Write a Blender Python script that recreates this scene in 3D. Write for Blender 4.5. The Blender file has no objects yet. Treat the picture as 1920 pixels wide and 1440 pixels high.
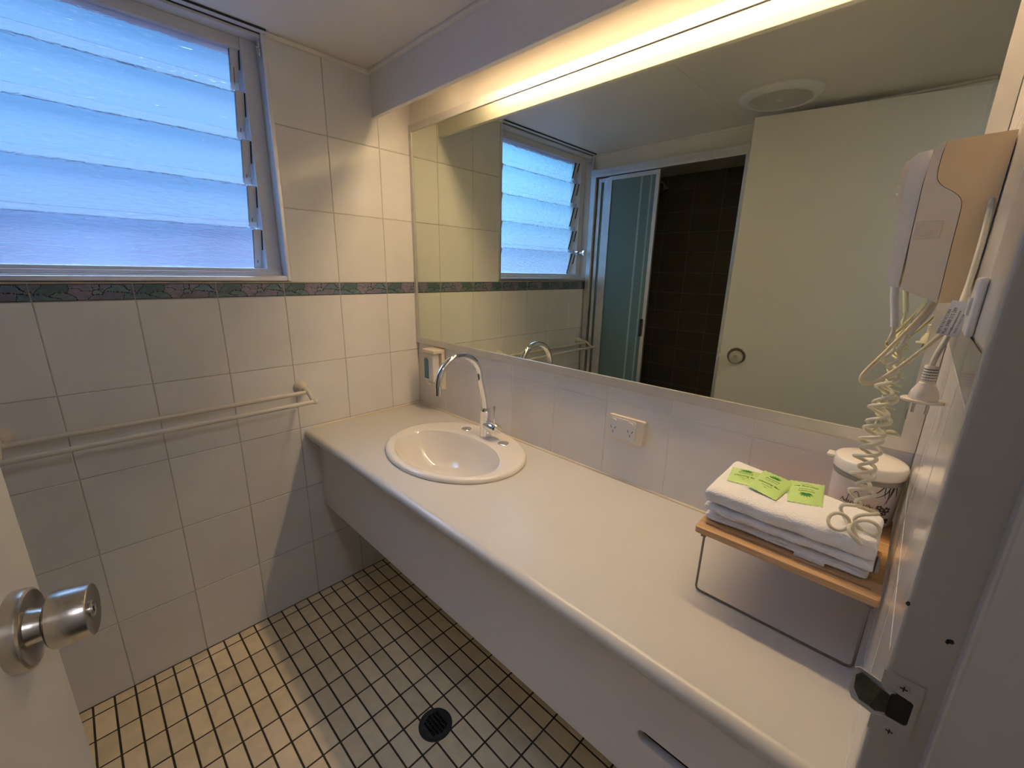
import bpy, bmesh, math, random
from mathutils import Vector, Matrix, noise

random.seed(7)
scene = bpy.context.scene
COL = scene.collection
PI = math.pi

# ------------------------------------------------------------------ camera
cam_data = bpy.data.cameras.new('camera')
cam = bpy.data.objects.new('camera', cam_data)
COL.objects.link(cam)
_r = Vector((0.69584982, -0.71789484, 0.02049425))
_u = Vector((0.17133191, 0.19364760, 0.96599481))
_f = Vector((0.69745136, 0.66867600, -0.25774795))
_m = Matrix((( _r.x, _u.x, -_f.x), (_r.y, _u.y, -_f.y), (_r.z, _u.z, -_f.z))).to_4x4()
_m.translation = Vector((-1.0779181, -1.6327317, 1.3458015))
cam.matrix_world = _m
cam_data.sensor_width = 36.0
cam_data.lens = 790.597 / 1920 * 36.0
cam_data.clip_start = 0.01
cam_data.clip_end = 200
scene.camera = cam

# ------------------------------------------------------------------ render look
scene.view_settings.view_transform = 'Standard'
scene.view_settings.look = 'None'
scene.view_settings.gamma = 1
scene.view_settings.use_curve_mapping = False
scene.view_settings.exposure = 0.08
cy = scene.cycles
cy.use_denoising = True
cy.max_bounces = 14
cy.diffuse_bounces = 8
cy.glossy_bounces = 8
cy.transmission_bounces = 8
cy.transparent_max_bounces = 16
cy.sample_clamp_indirect = 6.0
cy.blur_glossy = 0.6
cy.caustics_reflective = True
cy.caustics_refractive = True

TUBE_STRENGTH = 46.0
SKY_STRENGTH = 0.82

# ------------------------------------------------------------------ sky outside the louvres
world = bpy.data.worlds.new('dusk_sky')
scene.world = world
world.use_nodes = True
nt = world.node_tree
nt.nodes.clear()
N = nt.nodes.new
out = N('ShaderNodeOutputWorld'); bg = N('ShaderNodeBackground')
tc = N('ShaderNodeTexCoord'); sep = N('ShaderNodeSeparateXYZ')
nt.links.new(tc.outputs['Generated'], sep.inputs[0])
ns = N('ShaderNodeTexNoise'); ns.inputs['Scale'].default_value = 8.0; ns.inputs['Detail'].default_value = 2.0
nt.links.new(tc.outputs['Generated'], ns.inputs['Vector'])
mm = N('ShaderNodeMath'); mm.operation = 'MULTIPLY_ADD'
nt.links.new(ns.outputs['Fac'], mm.inputs[0]); mm.inputs[1].default_value = 0.20
nt.links.new(sep.outputs['Z'], mm.inputs[2])
m2 = N('ShaderNodeMath'); m2.operation = 'MULTIPLY_ADD'
nt.links.new(mm.outputs[0], m2.inputs[0]); m2.inputs[1].default_value = 0.5; m2.inputs[2].default_value = 0.445
ramp = N('ShaderNodeValToRGB')
nt.links.new(m2.outputs[0], ramp.inputs[0])
els = ramp.color_ramp.elements
els[0].position = 0.0; els[0].color = (0.10, 0.12, 0.22, 1)
els[1].position = 1.0; els[1].color = (0.60, 0.95, 1.6, 1)
for p, c in ((0.475, (0.09, 0.12, 0.34, 1)), (0.50, (0.18, 0.23, 0.62, 1)), (0.525, (0.18, 0.38, 0.90, 1)),
             (0.58, (0.15, 0.44, 0.98, 1)), (0.70, (0.15, 0.44, 1.0, 1)), (0.78, (0.50, 0.80, 1.30, 1))):
    e = els.new(p); e.color = c
hi = N('ShaderNodeMapRange')  # high sky, out of view, boosted to light the room
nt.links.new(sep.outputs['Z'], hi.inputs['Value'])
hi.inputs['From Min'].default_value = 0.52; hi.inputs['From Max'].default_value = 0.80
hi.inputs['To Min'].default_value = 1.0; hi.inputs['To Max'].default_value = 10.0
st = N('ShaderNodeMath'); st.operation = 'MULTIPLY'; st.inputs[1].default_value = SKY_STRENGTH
az = N('ShaderNodeValToRGB')     # made-up brighter band of sky to the west (-x), sends more light indoors
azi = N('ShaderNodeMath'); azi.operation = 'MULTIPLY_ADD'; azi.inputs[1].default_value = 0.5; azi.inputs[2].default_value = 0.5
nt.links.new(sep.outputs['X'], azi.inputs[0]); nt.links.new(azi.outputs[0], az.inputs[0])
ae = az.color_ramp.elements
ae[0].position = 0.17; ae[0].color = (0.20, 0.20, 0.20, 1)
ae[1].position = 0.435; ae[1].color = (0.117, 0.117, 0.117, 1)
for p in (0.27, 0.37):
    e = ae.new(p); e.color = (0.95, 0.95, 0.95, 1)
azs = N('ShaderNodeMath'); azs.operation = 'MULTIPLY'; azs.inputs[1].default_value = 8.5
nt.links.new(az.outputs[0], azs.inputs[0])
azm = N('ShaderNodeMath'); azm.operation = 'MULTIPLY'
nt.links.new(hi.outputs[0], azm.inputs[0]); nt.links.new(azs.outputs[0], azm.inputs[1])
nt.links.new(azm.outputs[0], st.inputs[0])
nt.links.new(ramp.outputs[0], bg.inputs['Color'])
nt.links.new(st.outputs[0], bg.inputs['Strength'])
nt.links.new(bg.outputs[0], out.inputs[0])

# sky portal over the window opening (steers sampling of the sky, adds no light)
pl = bpy.data.lights.new('window_portal', 'AREA')
pl.shape = 'RECTANGLE'; pl.size = 0.78; pl.size_y = 0.74
pl.cycles.is_portal = True
po = bpy.data.objects.new('window_portal', pl); COL.objects.link(po)
po.location = (-0.918, 0.14, 1.685)
po.rotation_euler = (-PI/2, 0, 0)

# ------------------------------------------------------------------ materials
def _new(name):
    m = bpy.data.materials.new(name); m.use_nodes = True
    return m, m.node_tree, m.node_tree.nodes['Principled BSDF']

def mat(name, col, rough=0.5, metal=0.0, spec=0.5, var=0.0, vscale=12.0, bump=0.0, bscale=200.0, coat=0.0, sheen=0.0, tint=0.0, emis=None, trans=0.0):
    m, t, p = _new(name)
    p.inputs['Roughness'].default_value = rough
    p.inputs['Metallic'].default_value = metal
    p.inputs['Specular IOR Level'].default_value = spec
    p.inputs['Coat Weight'].default_value = coat
    p.inputs['Coat Roughness'].default_value = 0.08
    p.inputs['Sheen Weight'].default_value = sheen
    p.inputs['Transmission Weight'].default_value = trans
    c = t.nodes.new('ShaderNodeTexCoord')
    n = t.nodes.new('ShaderNodeTexNoise'); n.inputs['Scale'].default_value = vscale; n.inputs['Detail'].default_value = 3
    t.links.new(c.outputs['Object'], n.inputs['Vector'])
    r = t.nodes.new('ShaderNodeMapRange')
    t.links.new(n.outputs['Fac'], r.inputs['Value'])
    r.inputs['From Min'].default_value = 0.3; r.inputs['From Max'].default_value = 0.7
    r.inputs['To Min'].default_value = 1 - var; r.inputs['To Max'].default_value = 1 + var
    fac = r.outputs[0]
    if tint:
        a = t.nodes.new('ShaderNodeAttribute'); a.attribute_name = 'tint'
        ma = t.nodes.new('ShaderNodeMath'); ma.operation = 'MULTIPLY_ADD'
        t.links.new(a.outputs['Fac'], ma.inputs[0]); ma.inputs[1].default_value = tint; ma.inputs[2].default_value = 1 - tint / 2
        mu = t.nodes.new('ShaderNodeMath'); mu.operation = 'MULTIPLY'
        t.links.new(fac, mu.inputs[0]); t.links.new(ma.outputs[0], mu.inputs[1]); fac = mu.outputs[0]
    v = t.nodes.new('ShaderNodeVectorMath'); v.operation = 'SCALE'
    v.inputs[0].default_value = col[:3]
    t.links.new(fac, v.inputs['Scale'])
    t.links.new(v.outputs[0], p.inputs['Base Color'])
    if bump:
        n2 = t.nodes.new('ShaderNodeTexNoise'); n2.inputs['Scale'].default_value = bscale; n2.inputs['Detail'].default_value = 2
        t.links.new(c.outputs['Object'], n2.inputs['Vector'])
        b = t.nodes.new('ShaderNodeBump'); b.inputs['Strength'].default_value = bump; b.inputs['Distance'].default_value = 0.002
        t.links.new(n2.outputs['Fac'], b.inputs['Height']); t.links.new(b.outputs[0], p.inputs['Normal'])
    if emis:
        p.inputs['Emission Color'].default_value = (*emis[:3], 1); p.inputs['Emission Strength'].default_value = emis[3]
    return m

M_TILE = mat('wall_tile_glaze', (0.745, 0.73, 0.715), 0.10, spec=0.5, var=0.03, vscale=9, tint=0.07, bump=0.05, bscale=14)
M_GROUT = mat('wall_grout', (0.46, 0.42, 0.36), 0.8, var=0.15, vscale=30)
M_LGROUT = mat('light_grout', (0.86, 0.83, 0.80), 0.7, var=0.05, vscale=30)
M_FTILE = mat('floor_tile_ceramic', (0.86, 0.72, 0.49), 0.22, spec=0.5, var=0.07, vscale=22, tint=0.20)
M_FGROUT = mat('floor_grout', (0.040, 0.030, 0.020), 0.7, var=0.3, vscale=60)
M_PAINT = mat('cream_paint', (0.80, 0.76, 0.69), 0.45, var=0.02, vscale=5, bump=0.1, bscale=90)
M_CEIL = mat('ceiling_paint', (0.76, 0.72, 0.66), 0.38, var=0.03, vscale=4, bump=0.06, bscale=60)
M_FASCIA = mat('pelmet_paint', (0.82, 0.80, 0.78), 0.35, var=0.02, vscale=6, bump=0.05, bscale=60)
M_LAM = mat('counter_laminate', (0.60, 0.585, 0.56), 0.30, var=0.015, vscale=8)
M_VAN = mat('vanity_laminate', (0.80, 0.775, 0.80), 0.32, var=0.015, vscale=6)
M_DARK = mat('dark_cavity', (0.012, 0.013, 0.011), 0.7)
M_CERAM = mat('basin_porcelain', (0.80, 0.765, 0.72), 0.06, coat=0.3)
M_CHROME = mat('polished_chrome', (0.82, 0.82, 0.84), 0.05, metal=1.0)
M_SATIN = mat('satin_nickel', (0.58, 0.54, 0.47), 0.27, metal=1.0, bump=0.05, bscale=400)
M_ALU = mat('mill_aluminium', (0.74, 0.74, 0.76), 0.34, metal=0.85, var=0.05, vscale=20)
M_MFRAME = mat('anodised_frame', (0.66, 0.64, 0.61), 0.42, metal=0.55, var=0.04, vscale=15)
M_WFRAME = mat('window_frame_paint', (0.62, 0.63, 0.66), 0.32, var=0.03, vscale=10)
M_DOOR = mat('door_paint', (0.80, 0.76, 0.68), 0.33, var=0.02, vscale=4, bump=0.08, bscale=40)
M_JAMB = mat('jamb_paint', (0.45, 0.43, 0.40), 0.27, var=0.03, vscale=8, bump=0.06, bscale=50)
M_WPLAST = mat('white_plastic', (0.74, 0.73, 0.72), 0.25, var=0.01)
M_CPLAST = mat('cream_plastic', (0.74, 0.67, 0.55), 0.28, var=0.015)
M_TPLAST = mat('tan_plastic', (0.80, 0.60, 0.34), 0.30, var=0.02, vscale=10)  # tan base colour of the dryer's rear shell
M_RAIL = mat('cream_enamel', (0.66, 0.60, 0.50), 0.22, var=0.02)
M_CORD = mat('cord_rubber', (0.66, 0.62, 0.50), 0.38, var=0.04, vscale=40)
M_YCORD = mat('yellowed_cord', (0.70, 0.60, 0.38), 0.38, var=0.04, vscale=40)
M_BLUE = mat('blue_liquid', (0.015, 0.16, 0.28), 0.08, var=0.1, coat=0.5)
M_RUBBER = mat('drain_black', (0.022, 0.024, 0.022), 0.38)
M_TOWEL = mat('terry_cotton', (0.88, 0.88, 0.90), 0.95, spec=0.1, sheen=0.3, bump=0.9, bscale=420)
M_SACHET = mat('green_sachet', (0.50, 0.72, 0.26), 0.34, var=0.03, vscale=30)
M_LEAF = mat('leaf_ink', (0.02, 0.24, 0.03), 0.5)
M_INK = mat('black_ink', (0.02, 0.02, 0.02), 0.6)
M_GINK = mat('green_ink', (0.07, 0.15, 0.04), 0.6)
M_BROWNINK = mat('brown_ink', (0.07, 0.06, 0.055), 0.5)
M_BAND = mat('grey_band', (0.28, 0.26, 0.24), 0.4)
M_WIRE = mat('dark_wire', (0.20, 0.18, 0.17), 0.3, metal=0.9)
M_LABEL = mat('paper_label', (0.78, 0.78, 0.80), 0.45)
M_SILI = mat('silicone_bead', (0.66, 0.58, 0.45), 0.35)
M_OLDPAINT = mat('worn_brass', (0.055, 0.055, 0.035), 0.5, metal=0.3, var=0.4, vscale=120)
M_HALL = mat('hall_paint', (0.60, 0.57, 0.53), 0.7, var=0.05)
M_TUBE = mat('lit_tube', (0.9, 0.85, 0.7), 0.4, emis=(1.0, 0.71, 0.40, TUBE_STRENGTH))

M_HFILL = mat('fill_light_opal', (0.9, 0.85, 0.8), 0.4, emis=(0.86, 0.86, 0.97, 20.0))  # glow of the added hall fill light

# mirror: silvered glass with a slight green tint
M_MIRROR, _t, _p = _new('mirror_silver')
_p.inputs['Metallic'].default_value = 1.0
_p.inputs['Roughness'].default_value = 0.0
_c = _t.nodes.new('ShaderNodeRGB'); _c.outputs[0].default_value = (0.74, 0.78, 0.66, 1)
_t.links.new(_c.outputs[0], _p.inputs['Base Color'])

# bamboo
M_WOOD, _t, _p = _new('bamboo')
_c = _t.nodes.new('ShaderNodeTexCoord'); _mp = _t.nodes.new('ShaderNodeMapping'); _mp.inputs['Scale'].default_value = (60, 3.5, 60)
_n = _t.nodes.new('ShaderNodeTexNoise'); _n.inputs['Scale'].default_value = 4; _n.inputs['Detail'].default_value = 4
_r_ = _t.nodes.new('ShaderNodeValToRGB')
_r_.color_ramp.elements[0].position = 0.3; _r_.color_ramp.elements[0].color = (0.46, 0.27, 0.125, 1)
_r_.color_ramp.elements[1].position = 0.75; _r_.color_ramp.elements[1].color = (0.68, 0.45, 0.24, 1)
_t.links.new(_c.outputs['Object'], _mp.inputs[0]); _t.links.new(_mp.outputs[0], _n.inputs['Vector'])
_t.links.new(_n.outputs['Fac'], _r_.inputs[0]); _t.links.new(_r_.outputs[0], _p.inputs['Base Color'])
_p.inputs['Roughness'].default_value = 0.42

# obscure rippled louvre glass
M_GLASS = bpy.data.materials.new('obscure_louvre_glass'); M_GLASS.use_nodes = True
_t = M_GLASS.node_tree; _t.nodes.clear(); A = _t.nodes.new
_o = A('ShaderNodeOutputMaterial')
_tr = A('ShaderNodeBsdfTransparent'); _tr.inputs[0].default_value = (0.95, 0.97, 1, 1)
_tl = A('ShaderNodeBsdfTranslucent'); _tl.inputs[0].default_value = (0.9, 0.93, 0.98, 1)
_rf = A('ShaderNodeBsdfRefraction'); _rf.inputs['Roughness'].default_value = 0.03; _rf.inputs['IOR'].default_value = 1.33
_gl = A('ShaderNodeBsdfGlossy'); _gl.inputs['Roughness'].default_value = 0.12
_tcx = A('ShaderNodeTexCoord'); _mp = A('ShaderNodeMapping'); _mp.inputs['Scale'].default_value = (16, 1, 62)
_nz = A('ShaderNodeTexNoise'); _nz.inputs['Scale'].default_value = 1.6; _nz.inputs['Detail'].default_value = 1.5; _nz.inputs['Distortion'].default_value = 0.6
_bp = A('ShaderNodeBump'); _bp.inputs['Strength'].default_value = 0.8; _bp.inputs['Distance'].default_value = 0.0044
_L = _t.links.new
_L(_tcx.outputs['Object'], _mp.inputs[0]); _L(_mp.outputs[0], _nz.inputs['Vector']); _L(_nz.outputs['Fac'], _bp.inputs['Height'])
_L(_bp.outputs[0], _rf.inputs['Normal']); _L(_bp.outputs[0], _gl.inputs['Normal'])
_x1 = A('ShaderNodeMixShader'); _x1.inputs[0].default_value = 0.78; _L(_tr.outputs[0], _x1.inputs[1]); _L(_rf.outputs[0], _x1.inputs[2])
_x2 = A('ShaderNodeMixShader'); _x2.inputs[0].default_value = 0.05; _L(_x1.outputs[0], _x2.inputs[1]); _L(_tl.outputs[0], _x2.inputs[2])
_x3 = A('ShaderNodeMixShader'); _x3.inputs[0].default_value = 0.04; _L(_x2.outputs[0], _x3.inputs[1]); _L(_gl.outputs[0], _x3.inputs[2])
_L(_x3.outputs[0], _o.inputs[0])

M_GEDGE = mat('glass_edge', (0.10, 0.16, 0.20), 0.2)

# frosted shower glass
M_FROST = bpy.data.materials.new('frosted_shower_glass'); M_FROST.use_nodes = True
_t = M_FROST.node_tree; _t.nodes.clear(); A = _t.nodes.new; _L = _t.links.new
_o = A('ShaderNodeOutputMaterial')
_tr = A('ShaderNodeBsdfTransparent'); _tr.inputs[0].default_value = (0.35, 0.5, 0.55, 1)
_df = A('ShaderNodeBsdfPrincipled'); _df.inputs['Base Color'].default_value = (0.16, 0.27, 0.30, 1); _df.inputs['Roughness'].default_value = 0.38
_nz = A('ShaderNodeTexNoise'); _nz.inputs['Scale'].default_value = 300
_bp = A('ShaderNodeBump'); _bp.inputs['Strength'].default_value = 0.3; _bp.inputs['Distance'].default_value = 0.001
_L(_nz.outputs['Fac'], _bp.inputs['Height']); _L(_bp.outputs[0], _df.inputs['Normal'])
_x1 = A('ShaderNodeMixShader'); _x1.inputs[0].default_value = 0.8; _L(_tr.outputs[0], _x1.inputs[1]); _L(_df.outputs[0], _x1.inputs[2])
_L(_x1.outputs[0], _o.inputs[0])
M_FSTRIPE = mat('shower_glass_stripe', (0.30, 0.42, 0.43), 0.3)

# painted border tile: colours stored per face corner
M_BORDER, _t, _p = _new('leadlight_border_tile')
_a = _t.nodes.new('ShaderNodeAttribute'); _a.attribute_name = 'pattern'
_t.links.new(_a.outputs['Color'], _p.inputs['Base Color'])
_p.inputs['Roughness'].default_value = 0.15

# ------------------------------------------------------------------ mesh helpers
class MB:
    def __init__(s):
        s.v = []; s.f = []; s.m = []; s.t = []; s.sm = []
    def add(s, verts, faces, mat=0, smooth=False, tint=0.5):
        b = len(s.v)
        s.v += [Vector(p) for p in verts]
        for f in faces:
            s.f.append([b + i for i in f]); s.m.append(mat); s.t.append(tint); s.sm.append(smooth)
    def box(s, x0, x1, y0, y1, z0, z1, mat=0):
        if x0 > x1: x0, x1 = x1, x0
        if y0 > y1: y0, y1 = y1, y0
        if z0 > z1: z0, z1 = z1, z0
        s.add([(x0,y0,z0),(x1,y0,z0),(x1,y1,z0),(x0,y1,z0),(x0,y0,z1),(x1,y0,z1),(x1,y1,z1),(x0,y1,z1)],
              [(0,3,2,1),(4,5,6,7),(0,1,5,4),(1,2,6,5),(2,3,7,6),(3,0,4,7)], mat)
    def obox(s, o, a, b, c, mat=0):
        o, a, b, c = Vector(o), Vector(a), Vector(b), Vector(c)
        if a.cross(b).dot(c) < 0: a, b = b, a
        v = [o, o+a, o+a+b, o+b]; v += [p + c for p in v]
        s.add(v, [(0,3,2,1),(4,5,6,7),(0,1,5,4),(1,2,6,5),(2,3,7,6),(3,0,4,7)], mat)
    def rings(s, rings, cap0=True, cap1=True, mat=0, smooth=True, closed=True):
        n = len(rings[0]); v = [p for r in rings for p in r]; f = []
        for i in range(len(rings) - 1):
            for j in range(n if closed else n - 1):
                k = (j + 1) % n
                f.append((i*n+j, i*n+k, (i+1)*n+k, (i+1)*n+j))
        s.add(v, f, mat, smooth)
        if cap0: s.add(rings[0], [tuple(reversed(range(n)))], mat, False)
        if cap1: s.add(rings[-1], [tuple(range(n))], mat, False)
    def lathe(s, prof, origin, axis=(0,0,1), seg=40, mat=0, sx=1.0, sy=1.0, cap0=True, cap1=True, ref=None):
        ax = Vector(axis).normalized(); o = Vector(origin)
        a = Vector(ref) if ref else (Vector((1,0,0)) if abs(ax.x) < 0.9 else Vector((0,1,0)))
        a = (a - ax * a.dot(ax)).normalized(); b = ax.cross(a)
        R = []
        for r, h in prof:
            R.append([o + ax*h + a*(r*sx*math.cos(2*PI*i/seg)) + b*(r*sy*math.sin(2*PI*i/seg)) for i in range(seg)])
        s.rings(R, cap0 and prof[0][0] > 1e-6, cap1 and prof[-1][0] > 1e-6, mat)
    def tube(s, pts, r, seg=14, mat=0, cap=True, flat=1.0, up=None):
        pts = [Vector(p) for p in pts]; n = len(pts)
        rr = r if hasattr(r, '__len__') else [r]*n
        T = []
        for i in range(n):
            d = pts[min(i+1, n-1)] - pts[max(i-1, 0)]
            T.append(d.normalized())
        a = Vector(up) if up else (Vector((0,0,1)) if abs(T[0].z) < 0.9 else Vector((1,0,0)))
        R = []
        for i in range(n):
            if up: a = Vector(up)
            a = (a - T[i]*a.dot(T[i])).normalized(); b = T[i].cross(a)
            R.append([pts[i] + a*(rr[i]*flat*math.cos(2*PI*k/seg)) + b*(rr[i]*math.sin(2*PI*k/seg)) for k in range(seg)])
        s.rings(R, cap, cap, mat)
    def prism(s, poly, fn, d0, d1, mat=0, smooth=False):
        a = [fn(p[0], p[1], d0) for p in poly]; b = [fn(p[0], p[1], d1) for p in poly]
        s.rings([a, b], True, True, mat, smooth)
    def mesh(s, name, mats, origin=(0,0,0)):
        me = bpy.data.meshes.new(name); o = Vector(origin)
        me.from_pydata([tuple(p - o) for p in s.v], [], s.f)
        for m in mats: me.materials.append(m)
        me.polygons.foreach_set('material_index', s.m)
        me.polygons.foreach_set('use_smooth', s.sm)
        at = me.attributes.new('tint', 'FLOAT', 'FACE'); at.data.foreach_set('value', s.t)
        me.update()
        return me

def set_origin_children(): pass

def link(name, me, parent=None, origin=(0,0,0), bevel=0.0, seg=2, sub=0, angle=40):
    o = bpy.data.objects.new(name, me); COL.objects.link(o)
    if parent is not None: o.parent = parent
    else: o.location = origin
    bm = bmesh.new(); bm.from_mesh(me)
    bmesh.ops.recalc_face_normals(bm, faces=bm.faces)
    bm.to_mesh(me); bm.free()
    if any(p.use_smooth for p in me.polygons): me.set_sharp_from_angle(angle=math.radians(38))
    if bevel:
        b = o.modifiers.new('edge', 'BEVEL'); b.width = bevel; b.segments = seg; b.limit_method = 'ANGLE'; b.angle_limit = math.radians(angle)
        b.use_clamp_overlap = True
    if sub:
        q = o.modifiers.new('smooth', 'SUBSURF'); q.levels = sub; q.render_levels = sub
    return o

def props(o, label=None, cat=None, group=None, kind=None):
    if label: o['label'] = label
    if cat: o['category'] = cat
    if group: o['group'] = group
    if kind: o['kind'] = kind
    return o

def thing(name, loc, label=None, cat=None, kind=None, group=None):
    o = bpy.data.objects.new(name, None); COL.objects.link(o); o.location = loc
    o.empty_display_size = 0.05
    o['_o'] = list(loc)
    return props(o, label, cat, group, kind)

ROOT = {}
def org(p):
    while p.parent is not None: p = p.parent
    return Vector(p.location)

def part(name, mb, mats, parent, bevel=0.0, seg=2, sub=0, label=None, angle=40):
    if not isinstance(mats, (list, tuple)): mats = [mats]
    me = mb.mesh(name, mats, org(parent))
    o = link(name, me, parent, bevel=bevel, seg=seg, sub=sub, angle=angle)
    if label: o['label'] = label
    return o

def solo(name, mb, mats, origin=(0,0,0), bevel=0.0, seg=2, sub=0, label=None, cat=None, kind=None, group=None):
    if not isinstance(mats, (list, tuple)): mats = [mats]
    me = mb.mesh(name, mats, origin)
    o = link(name, me, None, origin, bevel, seg, sub)
    return props(o, label, cat, group, kind)

def plate_mesh(name, outer, holes, fn, d0, d1, mat, origin=(0,0,0)):
    """flat plate with holes: 2D outline filled, mapped by fn(u,v,d)"""
    cu = bpy.data.curves.new(name + '_outline', 'CURVE'); cu.dimensions = '2D'; cu.fill_mode = 'BOTH'
    for loop in [outer] + list(holes):
        sp = cu.splines.new('POLY'); sp.points.add(len(loop) - 1)
        for i, p in enumerate(loop): sp.points[i].co = (p[0], p[1], 0, 1)
        sp.use_cyclic_u = True
    cu.extrude = 0.5
    ob = bpy.data.objects.new('tmp_outline', cu); COL.objects.link(ob)
    dg = bpy.context.evaluated_depsgraph_get(); dg.update()
    me = bpy.data.meshes.new_from_object(ob.evaluated_get(dg))
    COL.objects.unlink(ob); bpy.data.objects.remove(ob); bpy.data.curves.remove(cu)
    o = Vector(origin)
    for v in me.vertices:
        t = v.co.z + 0.5
        v.co = Vector(fn(v.co.x, v.co.y, d0 + (d1 - d0)*t)) - o
    me.name = name; me.materials.clear(); me.materials.append(mat)
    bm = bmesh.new(); bm.from_mesh(me); bmesh.ops.remove_doubles(bm, verts=bm.verts, dist=1e-6)
    bmesh.ops.recalc_face_normals(bm, faces=bm.faces); bm.to_mesh(me); bm.free()
    for p in me.polygons: p.use_smooth = False
    return me

def text_mb(body, size, place, depth=0.0002, mb=None, align='CENTER', mat=0, shear=0.0, xs=1.0, res=2):
    """lettering as thin raised geometry; place(x, y, d) -> point in the room"""
    cu = bpy.data.curves.new('lettering', 'FONT'); cu.body = body; cu.size = size; cu.align_x = align
    cu.extrude = 0.5; cu.shear = shear; cu.resolution_u = res
    ob = bpy.data.objects.new('tmp_lettering', cu); COL.objects.link(ob)
    dg = bpy.context.evaluated_depsgraph_get(); dg.update()
    me = bpy.data.meshes.new_from_object(ob.evaluated_get(dg))
    COL.objects.unlink(ob); bpy.data.objects.remove(ob); bpy.data.curves.remove(cu)
    mb = mb or MB()
    mb.add([place(v.co.x*xs, v.co.y, (v.co.z + 0.5)*depth) for v in me.vertices], [tuple(p.vertices) for p in me.polygons], mat)
    bpy.data.meshes.remove(me)
    return mb

def catmull(P, n=10):
    P = [Vector(p) for p in P]; Q = [P[0]*2 - P[1]] + P + [P[-1]*2 - P[-2]]; out = []
    for i in range(1, len(Q) - 2):
        a, b, c, d = Q[i-1], Q[i], Q[i+1], Q[i+2]
        for k in range(n):
            t = k / n
            out.append(0.5*((2*b) + (c-a)*t + (2*a-5*b+4*c-d)*t*t + (-a+3*b-3*c+d)*t**3))
    out.append(P[-1]); return out

def circle(cx, cy, rx, ry=None, n=32, a0=0.0):
    ry = rx if ry is None else ry
    return [(cx + rx*math.cos(a0 + 2*PI*i/n), cy + ry*math.sin(a0 + 2*PI*i/n)) for i in range(n)]

def rrect(x0, x1, y0, y1, r, n=5):
    o = []
    for cx, cy, a in ((x1-r, y1-r, 0), (x0+r, y1-r, PI/2), (x0+r, y0+r, PI), (x1-r, y0+r, 1.5*PI)):
        for i in range(n+1):
            t = a + PI/2*i/n; o.append((cx + r*math.cos(t), cy + r*math.sin(t)))
    return o

# ------------------------------------------------------------------ tiled surfaces
def tiles(mb, fn, us, vs, gap=0.0022, h=0.0016, bev=0.0014, mat=1, wob=0.00022):
    us = sorted(us); vs = sorted(vs)
    for i in range(len(us)-1):
        for j in range(len(vs)-1):
            a, b, c, d = us[i]+gap/2, us[i+1]-gap/2, vs[j]+gap/2, vs[j+1]-gap/2
            if b - a < 0.004 or d - c < 0.004: continue
            t = random.random()
            q = [random.uniform(-wob, wob) for _ in range(4)]
            o = [fn(a,c,0), fn(b,c,0), fn(b,d,0), fn(a,d,0)]
            p = [fn(a+bev,c+bev,h+q[0]), fn(b-bev,c+bev,h+q[1]), fn(b-bev,d-bev,h+q[2]), fn(a+bev,d-bev,h+q[3])]
            mb.add(o + p, [(4,5,6,7),(0,1,5,4),(1,2,6,5),(2,3,7,6),(3,0,4,7)], mat, False, t)

BORDER_Z0, BORDER_Z1 = 1.2466, 1.2900
STROKES = [  # leadlight drawing of one border tile, strokes in 1200 x 180 units
 [(140,5),(125,35),(80,55),(50,85),(30,112)], [(0,118),(30,115),(60,110),(110,105),(150,115),(190,137)],
 [(190,137),(220,115),(250,97),(310,90),(390,97),(450,120),(490,150),(500,178)], [(190,137),(250,140),(300,155),(340,180)],
 [(430,0),(420,25),(428,45),(410,70),(390,97)], [(428,45),(470,43),(520,45),(555,60),(570,77),(610,73),(660,77),(695,85)],
 [(695,0),(700,35),(712,66)], [(790,0),(788,35),(775,66)], [(945,0),(930,35),(870,55),(830,80),(815,93)],
 [(695,85),(710,70),(745,62),(780,70),(815,100),(795,120),(750,112),(700,120),(685,108),(695,85)],
 [(700,120),(660,140),(612,178)], [(795,125),(840,95),(900,80),(960,92),(1010,90),(1080,100),(1150,103)],
 [(1080,100),(1072,130),(1052,178)], [(950,10),(1010,4),(1080,22),(1140,68)], [(1085,2),(1120,45),(1150,72),(1200,76)],
 [(1145,72),(1142,100),(1175,116),(1200,110)], [(0,76),(18,92),(30,112)]]
SPOTS = [(60,25,(.11,.13,.17)), (250,55,(.050,.115,.110)), (60,150,(.065,.14,.16)), (350,140,(.085,.145,.15)), (190,168,(.07,.14,.15)),
 (560,25,(.17,.14,.19)), (560,130,(.175,.13,.20)), (740,30,(.16,.14,.20)), (860,25,(.155,.135,.195)), (750,92,(.12,.19,.20)),
 (980,50,(.07,.15,.20)), (740,150,(.14,.12,.17)), (930,135,(.12,.15,.13)), (1130,20,(.10,.15,.20)), (1175,95,(.14,.12,.17)), (1140,145,(.065,.14,.17)),
 (8,95,(.14,.12,.17))]
BNX, BNY = 140, 30
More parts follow.
